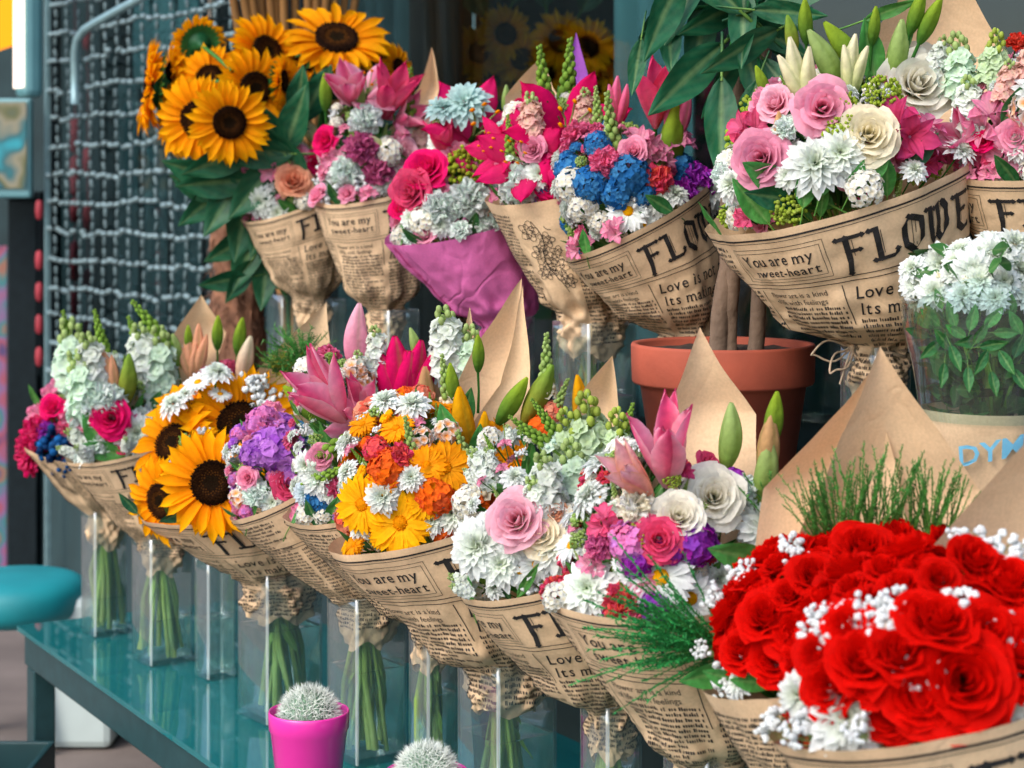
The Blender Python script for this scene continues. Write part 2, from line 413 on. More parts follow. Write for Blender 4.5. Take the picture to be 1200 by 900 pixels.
def floret(mb, Mx, r, c, c0=None, n=5, ruf=.12):
    for k in range(n):
        petal(mb, Mx @ rotz(2*PI*k/n + random.uniform(-.15, .15)), r, r*1.05, .55 + random.uniform(-.2, .2), -.1 + random.uniform(-.3, .3), P_ROUND, .25, (c0 or c, jit(c, .07)), 3, 1, ruf=ruf)
def frame_z(d, y=None):
    d = Vector(d).normalized(); y = Vector(y or (0, 0, 1)); x = y.cross(d)
    if x.length < 1e-3: x = Vector((1, 0, 0)).cross(d)
    x.normalize(); yy = d.cross(x)
    return Matrix((x, yy, d)).transposed().to_4x4()

def k_cluster(v, c, c2=None, n=40, r=.5, fr=.13, ctr=None, nm='statice'):
    """a rounded head of many small florets"""
    pt = MB(); c2 = c2 or c
    for i in range(n):
        z = 1 - 1.25*(i + .5)/n; a = i*2.39996; s = math.sqrt(max(0, 1 - z*z)); d = Vector((s*math.cos(a), s*math.sin(a), z))
        p = Vector((d.x*r*.85, d.y*r*.85, d.z*r*.7 - .1))*random.uniform(.84, 1.04)
        Mx = Matrix.Translation(p) @ frame_z(d + Vector((random.uniform(-.4, .4), random.uniform(-.4, .4), random.uniform(-.3, .3))))
        floret(pt, Mx, fr*random.uniform(.8, 1.15), mix(c, c2, random.random()), ctr and K[ctr])
        if i % 4 == 0: pt.tube([(0, 0, -.5), p], .012, 4, K['green'])
    stem(pt, 1., .03)
    return nm, pt, []

def k_pompon(v, c, c2, n=150, r=.46, b=.055, nm='goldenrod_head', flat=.8):
    """a head of tiny balls: solidago, berries, gypsophila"""
    pt = MB()
    for i in range(n):
        z = 1 - 1.35*(i + .5)/n; a = i*2.39996; s = math.sqrt(max(0, 1 - z*z)); q = random.uniform(.72, 1.08)
        p = Vector((s*math.cos(a)*r*q, s*math.sin(a)*r*q, z*r*flat*q - .08)); p += Vector([noise.noise(p*6 + Vector((v*9, 0, 0)))*.14 for _ in range(1)]*3)
        pt.ball(p, b*random.uniform(.7, 1.2), jit(mix(c, c2, random.random()), .1), 6, 4)
    for i in range(14):
        a = random.uniform(0, 6.3); pt.tube([(0, 0, -.5), (.3*math.cos(a), .3*math.sin(a), random.uniform(-.1, .2))], .011, 4, K['green'])
    stem(pt, 1., .025)
    return nm, pt, []

def k_gyp(v):
    pt = MB()
    for i in range(34):
        p = Vector((max(-.4, min(.4, random.gauss(0, .19))), max(-.4, min(.4, random.gauss(0, .19))), max(-.2, min(.2, random.gauss(0, .10)))))
        r = random.uniform(.05, .095)
        pt.ball(p, r, WHITE, 7, 5)
        for k in range(5):
            d = Vector((random.gauss(0, 1), random.gauss(0, 1), random.gauss(0, 1))).normalized()
            pt.ball(p + d*r*.7, r*.55, jit(WHITE, .05), 5, 4)
        pt.tube([(p.x*.2, p.y*.2, -.6), p], .007, 3, K['pgreen'])
    return 'gypsophila_sprig', pt, []

def k_bud(v, c0, c1, fat=.17):
    """lily bud: long, three-ribbed, pointed; origin at its foot, one unit long"""
    pt = MB(); rows, cc = [], []; n = 18; bx = random.uniform(-.05, .05)
    for i in range(15):
        t = i/14; r = fat*(math.sin(PI*min(1, t*.92 + .04))**.75)*(1.05 - .30*t) + .012*(1 - t); ring, q = [], []
        for k in range(n):
            a = 2*PI*k/n; m = 1 + .10*math.cos(3*a) - .10*max(0, math.cos(3*a + PI))**6
            ring.append(Vector((r*m*math.cos(a) + bx*math.sin(t*PI), r*m*math.sin(a), t)))
            q.append(jit(mix(mix(c0, c1, t), K['lime2'], .28*max(0, math.cos(3*a + PI))**3), .02))
        rows.append(ring); cc.append(q)
    pt.grid(rows, cc, True)
    pt.tube([(0, 0, .02), (.02, 0, -.5), (0, .02, -1.1)], [.035, .032, .04], 6, mix(c0, K['green'], .6), K['green'], False)
    return 'lily_bud', pt, []

def k_budgroup(v, c0, c1, fat=.13):
    pt = MB()
    for i in range(3):
        nm, b, _ = k_bud(v, c0, c1, fat)
        T = Matrix.Rotation((i - 1)*.22, 4, 'Y') @ Matrix.Translation((0, (i % 2)*.06, 0)) @ Matrix.Scale(1 - .14*abs(i - 1), 4)
        pt.add([T @ Vector(p) for p in b.v], b.f, b.c)
    return 'lily_bud', pt, []

def k_stock(v, c, tip='pgreen', green=.22, n=34, wid=.24, fr=.15):
    """stock spike: ruffled florets round a stalk, closed green buds at the tip"""
    pt = MB(); T = K[tip]
    pt.tube([(0, 0, -.25), (0, 0, .3), (.02, 0, .97)], [.03, .028, .012], 6, K['lgreen'], K['pgreen'], False)
    for i in range(n):
        t = (i + .5)/n; a = i*2.39996; z = .06 + .92*t; r = wid*(1 - .62*t**1.6)
        d = Vector((math.cos(a), math.sin(a), .35 + .9*t*t))
        p = Vector((r*math.cos(a)*.8, r*math.sin(a)*.8, z))
        if t < 1 - green:
            Mx = Matrix.Translation(p) @ frame_z(d + Vector((random.uniform(-.3, .3), random.uniform(-.3, .3), random.uniform(-.2, .3))))
            cc = mix(c, T, max(0, t - .45)*.5)
            floret(pt, Mx, fr*(1.1 - .35*t)*random.uniform(.85, 1.15), cc, mix(c, T, .4), 5, .2)
            floret(pt, Mx @ Matrix.Translation((0, 0, .03)) @ rotz(.6), fr*.62*(1.1 - .35*t), cc, mix(c, T, .4), 4, .2)
        else:
            pt.ball(p, .055*(1.2 - .5*t), jit(T, .12), 6, 5, (1, 1, 1.35))
        if i % 3 == 0:
            pt.tube([(0, 0, z - .06), p], .012, 4, K['lgreen'])
    return 'stock_flower', pt, []

def k_snap(v, c, tip='pgreen', bud=.6, n=40, wid=.15):
    """snapdragon spike: two-lipped florets below, round buds climbing to a thin tip"""
    pt = MB(); T = K[tip]
    bend = random.uniform(-.07, .07)
    X = lambda z: bend*z*z
    pt.tube([(0, 0, -.2), (X(.3), 0, .3), (X(.7), 0, .7), (X(1), 0, 1.)], [.026, .024, .02, .008], 6, K['lgreen'], K['pgreen'], False)
    for i in range(n):
        t = (i + .5)/n; a = i*2.39996; z = .05 + .95*t; r = wid*(1 - .8*t)
        d = Vector((math.cos(a), math.sin(a), .5 + .4*t)); p = Vector((X(z) + r*math.cos(a)*.7, r*math.sin(a)*.7, z))
        if t < 1 - bud:
            Mx = Matrix.Translation(p) @ frame_z(d)
            floret(pt, Mx, .11*random.uniform(.85, 1.2), c, mix(c, K['cream'], .35), 5, .25)
            pt.ball(p + d*.03, .045, jit(c, .1), 6, 4)
        else:
            pt.ball(p, .062*(1.05 - .72*t), jit(mix(T, K['lgreen'], random.random()*.7), .12), 6, 5, (1, 1, 1.3))
            if i % 2 == 0:
                petal(pt, Matrix.Translation(p) @ rotz(a), .07*(1.2 - t), .03, .3, .9, P_POINT, .2, (K['lgreen'], K['pgreen']), 2, 1)
    return 'snapdragon', pt, []

def k_leaf(v, c, w=.42, curl=.5, c2=None):
    """broad leaf, foot at the origin, one unit long, folded along its midrib"""
    pt = MB(); rows, cc = [], []; tw = random.uniform(-.3, .3)
    for i in range(11):
        t = i/10; hw = w*.5*max(.012, math.sin(PI*t**.85))**.85*(1 - .18*t); r, q = [], []
        for j in range(-4, 5):
            s = j/4; y = .32*hw*abs(s) + curl*.30*(t - .5)**2 - curl*.075 + .018*math.sin(9*t + abs(s)*2.5)*abs(s)
            a = tw*t; x = hw*s
            r.append(Vector((x*math.cos(a) - y*math.sin(a), -(x*math.sin(a) + y*math.cos(a)), t)))
            vein = .5 if j == 0 else (.07 if (i + abs(j)) % 2 == 0 else 0)
            q.append(mix(mix(c, c2 or c, t*.5), K['pgreen'], vein*.45))
        rows.append(r); cc.append(q)
    pt.grid(rows, cc)
    pt.tube([(0, 0, .05), (0, .0, -.2), (0, .05, -.45)], .016, 5, mix(c, K['lgreen'], .5), c, False)
    return 'leaf', pt, []

def k_fern(v, c, n=9, spread=.5, nl=.045, bend=.25, strands=1):
    """feathery spray: thin stalks set with fine short needles"""
    pt = MB()
    for s in range(n):
        a = random.uniform(0, 2*PI); sp = random.uniform(.05, spread); L = random.uniform(.65, 1.); pts = []
        for i in range(13):
            t = i/12; k = sp*t + bend*sp*t*t
            pts.append(Vector((k*math.cos(a)*L + .015*math.sin(5*t + s), k*math.sin(a)*L*.6, t*L*(1 - .15*t*sp))))
        cc = jit(c, .25)
        pt.tube(pts, [.007*(1.1 - i/13) for i in range(13)], 4, mix(cc, K['olive'], .25), cc, False)
        for i in range(2, 13):
            for k in range(7):
                p = pts[i-1].lerp(pts[i], k/7); t = (pts[i] - pts[i-1]).normalized()
                d = (t*1.1 + Vector((random.gauss(0, .6), random.gauss(0, .6), random.gauss(0, .6)))).normalized()*nl*random.uniform(.6, 1.2)*(1.2 - i/13*.5)
                w = d.cross(Vector((random.gauss(0, 1), random.gauss(0, 1), random.gauss(0, 1)))).normalized()*.0085
                pt.add([p - w, p + w, p + d], [(0, 1, 2)], [cc]*3)
    return 'fern_sprig', pt, []

def k_fluff(v, c):
    pt = MB()
    for s in range(60):
        d = Vector((random.gauss(0, .6), random.gauss(0, .6), random.uniform(.1, 1))).normalized(); L = random.uniform(.35, .62); cc = jit(c, .3)
        pts = [d*L*t/5 + Vector((0, 0, .06*math.sin(t))) for t in range(6)]
        pt.tube(pts, .006, 3, cc, None, False)
        for i in range(2, 6):
            for k in range(9):
                p = pts[i-1].lerp(pts[i], k/9); q = (d + Vector((random.gauss(0, .8), random.gauss(0, .8), random.gauss(0, .8)))).normalized()*.075
                w = q.cross(Vector((random.gauss(0, 1), random.gauss(0, 1), .3))).normalized()*.006
                pt.add([p - w, p + w, p + q], [(0, 1, 2)], [cc]*3)
    return 'fern_sprig', pt, []

W_, H_ = K['white'], K['hot']
BUILD = {
 'sun': (k_sunflower, ()), 'daisy': (k_daisy, ()), 'daisyB': (k_daisy, (K['sky'], 2, 20, .2, 'pgreen')),
 'gerb': (k_daisy, (mix(K['yellow'], K['orange'], .35), 3, 24, .11, 'gold')), 'gerbY': (k_daisy, (K['yellow'], 3, 24, .12, 'gold')),
 'mum': (k_mum, ()), 'mumY': (k_mum, (K['cream'], 'lime')), 'mumB': (k_mum, (mix(W_, K['sky'], .25), 'mint')), 'mumC': (k_mum, (mix(W_, lin('#9fd0cf'), .7), 'mint')),
 'carnP': (k_carn, (K['pink'], K['rose'])), 'carnH': (k_carn, (K['hot'], K['rose'])), 'carnC': (k_carn, (K['rose'], K['coral'])), 'carnW': (k_carn, (W_, K['mint'])),
 'carnM': (k_carn, (K['mauve'], K['pink'])), 'carnV': (k_carn, (K['mag'], K['purple'])), 'carnL': (k_carn, (K['lilac'], K['pink'])), 'carnK': (k_carn, (K['cream'], W_)), 'carnR': (k_carn, (K['dkred'], K['red'])), 'carnRed': (k_carn, (K['coral'], K['red'])),
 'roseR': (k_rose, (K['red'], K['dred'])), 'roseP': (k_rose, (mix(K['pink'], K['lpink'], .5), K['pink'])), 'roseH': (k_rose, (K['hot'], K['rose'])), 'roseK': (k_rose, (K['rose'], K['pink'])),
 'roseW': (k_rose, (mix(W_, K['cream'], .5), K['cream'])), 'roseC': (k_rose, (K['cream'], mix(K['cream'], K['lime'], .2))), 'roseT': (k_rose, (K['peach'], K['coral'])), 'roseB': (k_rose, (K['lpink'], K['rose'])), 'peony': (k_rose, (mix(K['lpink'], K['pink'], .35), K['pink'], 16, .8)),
 'lilyP': (k_lily, (K['pink'], K['lpink'], .5)), 'lilyH': (k_lily, (K['hot'], K['hot2'], .5, K['rose'])), 'lilyD': (k_lily, (K['hot2'], K['hot'], .6, K['hot'])),
 'tulP': (k_lily, (lin('#f2508e'), K['lpink'], .13, None, False)), 'tulH': (k_lily, (K['hot'], K['rose'], .13, None, False)), 'tulY': (k_lily, (mix(K['cream'], K['lime'], .2), K['cream'], .12, K['lime'], False)), 'tulT': (k_lily, (K['lpink'], K['peach'], .11, K['peach'], False)),
 'alsP': (k_alst, (K['pink'], K['lpink'], K['mauve'])), 'alsH': (k_alst, (K['rose'], K['pink'], K['dkred'])), 'alsD': (k_alst, (mix(K['mauve'], K['hot2'], .4), K['rose'], K['dkred'])), 'alsM': (k_alst, (mix(K['mauve'], K['pink'], .4), K['lpink'], K['dkred'])), 'alsO': (k_alst, (K['orange'], K['yellow'], K['coral'])),
 'staB': (k_cluster, (K['blue'], K['sky'], 46)), 'staN': (k_pompon, (K['navy'], K['blue'], 60, .42, .10, 'berry_cluster')), 'staL': (k_cluster, (K['lilac'], K['purple'], 44, .5, .16, None, 'phlox')), 'staM': (k_cluster, (K['mag'], K['purple'], 40, .5, .16, None, 'phlox')),
 'staP': (k_cluster, (K['pink'], K['lilac'], 42, .5, .15, None, 'phlox')), 'staW': (k_cluster, (W_, W_, 44, .5, .12, 'cream', 'statice')), 'phlW': (k_cluster, (W_, W_, 14, .42, .2, 'gold', 'phlox')), 'phlC': (k_cluster, (K['rose'], K['coral'], 40, .5, .15, None, 'phlox')), 'phlO': (k_cluster, (K['orange'], mix(K['orange'], K['coral'], .5), 34, .5, .17, None, 'phlox')), 'phlT': (k_cluster, (K['peach'], K['coral'], 30, .5, .16, None, 'phlox')),
 'sol': (k_pompon, (K['lime'], K['ygreen'])), 'solD': (k_pompon, (K['ygreen'], K['olive'])), 'gyp': (k_gyp, ()), 'bead': (k_pompon, (K['pgreen'], K['lgreen'], 60, .45, .085, 'berry_sprig')),
 'budG': (k_bud, (K['green'], K['ygreen'])), 'budL': (k_bud, (K['lgreen'], K['pgreen'])), 'budP': (k_bud, (K['pink'], K['lpink'])), 'budH': (k_bud, (K['rose'], K['pink'])), 'budT': (k_bud, (K['tan'], mix(K['tan'], K['peach'], .4))), 'budO': (k_bud, (K['olive'], K['lgreen'])), 'budY': (k_bud, (mix(K['olive'], K['gold'], .5), K['yellow'])), 'budC': (k_bud, (K['peach'], K['cream'])), 'budCC': (k_budgroup, (mix(K['peach'], K['tan'], .4), K['peach'])), 'budK': (k_bud, (K['lime'], K['cream'])), 'budKK': (k_budgroup, (K['lime'], K['cream'])), 'budHH': (k_budgroup, (K['hot2'], K['hot'], .2)), 'budPP': (k_budgroup, (K['rose'], K['pink'])),
 'stkW': (k_stock, (W_,)), 'stkM': (k_stock, (K['mint'], 'pgreen', .3)), 'stkL': (k_stock, (mix(K['mint'], K['lime'], .3), 'lime', .35)), 'stkT': (k_stock, (mix(K['lpink'], K['peach'], .4),)), 'stkO': (k_stock, (K['orange'], 'coral', .15)), 'stkP': (k_stock, (K['coral'], 'peach', .2)), 
 'snaG': (k_snap, (K['mint'], 'lgreen', .92)), 'snaW': (k_snap, (W_, 'pgreen', .6)), 'snaP': (k_snap, (K['cream'], 'pgreen', .85)), 'snaO': (k_snap, (K['coral'], 'pgreen', .7)), 'snaT': (k_snap, (K['peach'], 'pgreen', .6)),
 'leaf': (k_leaf, (K['dgreen'], .44, .5, K['green'])), 'leafB': (k_leaf, (K['fern'], .46, .6, K['fgreen'])), 'leafN': (k_leaf, (K['green'], .26, .5, K['fern'])), 'leafT': (k_leaf, (lin('#0f4a30'), .34, .5, lin('#1c6b42'))), 'leafD': (k_leaf, (lin('#0e4a30'), .46, .6, lin('#1a6540'))),
 'fern': (k_fern, (K['fern'], 13, .46, .05)), 'fernL': (k_fern, (K['fgreen'], 30, .6, .05, .2)), 'fluf': (k_fluff, (K['olive'],)), 'flufG': (k_fluff, (K['fern'],)),
}
LEAFY = {'leafT', 'leaf', 'leafB', 'leafN', 'leafD', 'fern', 'fernL', 'fluf', 'flufG'}
LONG = lambda k: k[:3] in ('bud', 'stk', 'sna') or k[:4] in ('leaf', 'fern')
CACHE = {}
def kind(k):
    v = random.randrange(4 if k[:4] in ('rose', 'sun') else 2)
    if (k, v) not in CACHE:
        fn, args = BUILD[k]; nm, mb, subs = fn(v, *args)
        if fn is k_rose and v > 1: nm, mb, subs = k_rose(v, *(list(args[:2]) + [18 + v*2, (args[3] if len(args) > 3 else 1)*(.82 if v == 2 else 1.1)]))
        CACHE[k, v] = (nm, mb.mesh(nm, M['leaf' if k in LEAFY else 'petal']), [(n, b.mesh(n, M[m])) for n, b, m in subs])
    return CACHE[k, v]

def put(root, k, pos, zdir, size, roll=None, hint=None, sub=True):
    """place one flower of kind k at pos with its axis along zdir, as a part of root"""
    nm, me, subs = kind(k)
    if hint is not None:
        z = zdir.normalized(); y = (hint - z*hint.dot(z)).normalized(); x = y.cross(z)
        R = Matrix((x, y, z)).transposed().to_4x4()
    else:
        R = frame_z(zdir) @ rotz(random.uniform(0, 6.283) if roll is None else roll)
    Mx = Matrix.Translation(pos - root.location) @ R @ Matrix.Scale(size, 4)
    o = link(nm, me, root, M=Mx)
    for n, b in subs: link(n, b, o)
    return o
# ------------------------------------------------------------------ printing on the paper
def text_polys(txt, size, x, d, shear=0., bold=0., space=1.):
    """text as polygons in the paper's own plane: x along the rim, d down from the rim (baseline at d)"""
    cu = bpy.data.curves.new('t', 'FONT'); cu.body = txt; cu.size = size; cu.shear = shear; cu.offset = bold; cu.resolution_u = 2; cu.space_character = space
    ob = bpy.data.objects.new('t', cu); C.objects.link(ob)
    dg = bpy.context.evaluated_depsgraph_get(); ev = ob.evaluated_get(dg); me = ev.to_mesh()
    vs = [(x + v.co.x, d - v.co.y) for v in me.vertices]
    out = [[vs[i] for i in p.vertices] for p in me.polygons]
    ev.to_mesh_clear(); bpy.data.objects.remove(ob); bpy.data.curves.remove(cu)
    return out
def serif_text(txt, size, x, d, shear=0., bold=0., space=1.):
    """the sans letters with small foot and head serifs added, for a book-face look"""
    out = []; cx = x
    for w in txt:
        if w == ' ': cx += size*.30*space; continue
        g = text_polys(w, size, 0, 0, shear, bold)
        xs = [p[0] for q in g for p in q]; lo, hi = min(xs), max(xs)
        out += [[(p[0] - lo + cx, p[1] + d) for p in q] for q in g]
        if w in 'YfrntikhlmLIuFTdp':
            sw = size*.09; th = size*.035
            feet = {'m': (.08, .5, .92), 'n': (.12, .88), 'h': (.12, .88), 'k': (.12, .85), 'Y': (.5,), 'L': (.15,), 'I': (.5,), 'F': (.15,), 'T': (.5,)}.get(w, (.35,) if w in 'tfr' else (.5,))
            for f in feet:
                px = cx + (hi - lo)*f
                out.append([(px - sw, d), (px + sw, d), (px + sw, d - th), (px - sw, d - th)])
        cx += (hi - lo) + size*.085*space
    return out
def nib_letter(ch):
    """black-letter capital drawn with a broad nib: each stroke a slanted parallelogram"""
    st = {
     'F': [((.28,.95),(.28,.20),(.20,-.20)), ((.0,.93),(.78,.93)), ((.28,.52),(.64,.52))],
     'L': [((.06,.95),(.28,.95),(.28,.06)), ((.10,.05),(.80,.06),(.86,.22))],
     'O': [((.34,.98),(.16,.78),(.16,.22),(.46,.0)), ((.34,.98),(.76,.80),(.76,.22),(.46,.0))],
     'W': [((.0,.95),(.18,.95),(.18,.20),(.34,.02),(.52,.2)), ((.36,.9),(.54,1.0),(.54,.2),(.70,.02),(.90,.22),(.90,.80),(.76,1.0))],
     'E': [((.06,.93),(.78,.93)), ((.26,.93),(.24,.16),(.46,.02),(.82,.08)), ((.28,.50),(.66,.50))],
     'R': [((.04,.95),(.24,.95),(.24,.02)), ((.24,.95),(.50,1.0),(.76,.84),(.70,.60),(.30,.50)), ((.44,.5),(.62,.16),(.86,.0))],
     'S': [((.80,.84),(.50,1.0),(.22,.80),(.28,.60),(.74,.42),(.76,.18),(.46,.0),(.14,.14))]}[ch]
    hair = {'F': [(.46,.84,.34)], 'L': [(.42,.88,.2)], 'O': [(.40,.86,.18),(.54,.84,.12)], 'W': [(.32,.86,.2),(.68,.9,.2)], 'E': [(.40,.84,.2)], 'R': [(.40,.9,.1)], 'S': [(.5,.9,.12)]}[ch]
    nx, ny = .098, .058; out = []
    for s in st:
        for (x0, y0), (x1, y1) in zip(s, s[1:]):
            n = max(1, int(math.hypot(x1 - x0, y1 - y0)/.12))   # short pieces, so that they follow the paper's curve
            for i in range(n):
                a, b, c, d = x0 + (x1-x0)*i/n, y0 + (y1-y0)*i/n, x0 + (x1-x0)*(i+1)/n, y0 + (y1-y0)*(i+1)/n
                out.append([(a-nx, b-ny), (a+nx, b+ny), (c+nx, d+ny), (c-nx, d-ny)])
        for x, y in (s[0], s[-1]):
            out.append([(x-nx*1.25, y), (x, y-ny*1.5), (x+nx*1.25, y), (x, y+ny*1.5)])
    for x, y0, y1 in hair: out.append([(x-.012, y0), (x+.012, y0+.02), (x+.012, y1+.02), (x-.012, y1)])
    return out
def hstrip(x0, x1, d, w, step=.012):
    n = max(1, int(abs(x1 - x0)/step)); return [[(x0 + (x1-x0)*i/n, d), (x0 + (x1-x0)*(i+1)/n, d), (x0 + (x1-x0)*(i+1)/n, d + w), (x0 + (x1-x0)*i/n, d + w)] for i in range(n)]
def vstrip(x, d0, d1, w):
    n = 8; return [[(x, d0 + (d1-d0)*i/n), (x + w, d0 + (d1-d0)*i/n), (x + w, d0 + (d1-d0)*(i+1)/n), (x, d0 + (d1-d0)*(i+1)/n)] for i in range(n)]
def micro(x0, x1, d0, d1, lh=.0088, ch=.0040, rnd=None):
    """columns of print too small to read: one small mark per letter"""
    rnd = rnd or random; out = []; d = d0
    while d < d1:
        x = x0; end = x1 - (rnd.random()*.4*(x1 - x0) if rnd.random() < .2 else 0)
        while x < end:
            for _ in range(rnd.randint(2, 8)):
                if x > end: break
                up = .0018 if rnd.random() < .25 else 0; w = ch*rnd.choice((.45, .62, .7)); h = .0042
                out.append([(x, d), (x + w, d), (x + w, d - h - up), (x, d - h - up)]); x += ch
            x += ch*.8
        d += lh
    return out
def make_layout():
    o = []
    o += hstrip(-.62, .62, .0105, .0028) + hstrip(-.62, .62, .0165, .0009)
    ax_ = 0
    for c, w_ in zip('FLOWERS', (.94, 1.0, .98, 1.17, 1.0, 1.02, .9)):
        for q in nib_letter(c): o.append([(.0 + (ax_ + p[0])*.047, .081 - p[1]*.050) for p in q])
        ax_ += w_
    for e in (0, .006):
        a, b, t, u = -.182 + e, -.018 - e, .026 + e, .088 - e
        o += hstrip(a, b, t, .0008) + hstrip(a, b, u, .0008) + vstrip(a, t, u, .0008) + vstrip(b, t, u, .0008)
    o += serif_text('You are my', .0255, -.164, .054, 0, .0002) + serif_text('sweet-heart', .0230, -.153, .077, 0, .0002)
    o += hstrip(-.62, .62, .0945, .0013) + hstrip(-.62, .62, .1025, .0013)
    o += text_polys('Flower art is a kind', .0142, -.150, .122) + text_polys('of life with feelings', .0142, -.150, .137)
    o += vstrip(-.013, .108, .176, .0016) + vstrip(.272, .108, .34, .0012) + vstrip(-.165, .108, .34, .0012)
    o += serif_text('Love is not a matter', .029, .004, .134, .22, .0002) + serif_text('Its making the difference', .028, .004, .161, .22, .0002)
    rnd = random.Random(5)
    for a, b, t, u in ((-.145, -.02, .148, .34), (.0, .125, .174, .34), (.14, .265, .174, .34), (.285, .42, .115, .34), (.43, .60, .03, .09), (.43, .60, .115, .34), (-.30, -.175, .115, .34), (-.44, -.31, .115, .34), (-.60, -.45, .03, .34), (-.42, -.2, .03, .088)):
        o += micro(a, b, t, u, rnd=rnd)
    return o
def make_sketch():
    """line drawing of flowers on a stem beside a column of print"""
    o = []; rnd = random.Random(3)
    def seg(p, q, w=.0011):
        dx, dy = q[0]-p[0], q[1]-p[1]; l = math.hypot(dx, dy) or 1; nx, ny = -dy/l*w/2, dx/l*w/2
        o.append([(p[0]+nx, p[1]+ny), (q[0]+nx, q[1]+ny), (q[0]-nx, q[1]-ny), (p[0]-nx, p[1]-ny)])
    def line(ps, w=.0011):
        for p, q in zip(ps, ps[1:]): seg(p, q, w)
    def bloom(cx, cy, r, n):
        for l in range(3):
            rr = r*(1 - l*.3)
            for k in range(n):
                a = 2*PI*(k + l*.5)/n + rnd.uniform(-.1, .1); ps = []
                for i in range(7):
                    t = i/6; b = a + (t - .5)*2.2*PI/n; q = rr*(.45 + .6*math.sin(t*PI))
                    ps.append((cx + q*math.cos(b), cy + q*math.sin(b)))
                line(ps, .0009 + .0007*rnd.random())
    line([(-.05 + .012*math.sin(i*.5) + i*.0015, .04 + i*.011) for i in range(17)], .0018)
    for cx, cy, r, n in ((-.062, .062, .024, 5), (-.028, .085, .020, 5), (-.05, .122, .026, 6), (-.012, .120, .018, 5), (-.022, .158, .027, 7), (-.055, .165, .020, 6), (-.004, .188, .018, 6)): bloom(cx, cy, r, n)
    for i in range(14):
        x, y = -.07 + rnd.random()*.07, .05 + rnd.random()*.14; a = rnd.uniform(0, 6); ps = [(x + .016*t/5*math.cos(a + t*.15), y + .016*t/5*math.sin(a + t*.15)) for t in range(6)]
        line(ps, .0014)
    o += micro(.02, .065, .012, .34, rnd=rnd) + micro(.075, .12, .012, .34, rnd=rnd) + hstrip(.13, .4, .094, .0013) + micro(.14, .3, .11, .3, rnd=rnd) + micro(-.3, -.1, .03, .3, rnd=rnd)
    return o
LAYOUT = make_layout(); SKETCH = make_sketch()
COLUMNS = [[(x + .40, d) for x, d in p] for p in LAYOUT if max(q[0] for q in p) < -.17] + hstrip(-.25, .62, .0105, .0028) + hstrip(-.25, .62, .0165, .0009) + micro(.24, .34, .03, .3) + vstrip(.10, .03, .3, .0012) + hstrip(-.25, .5, .0945, .0013)

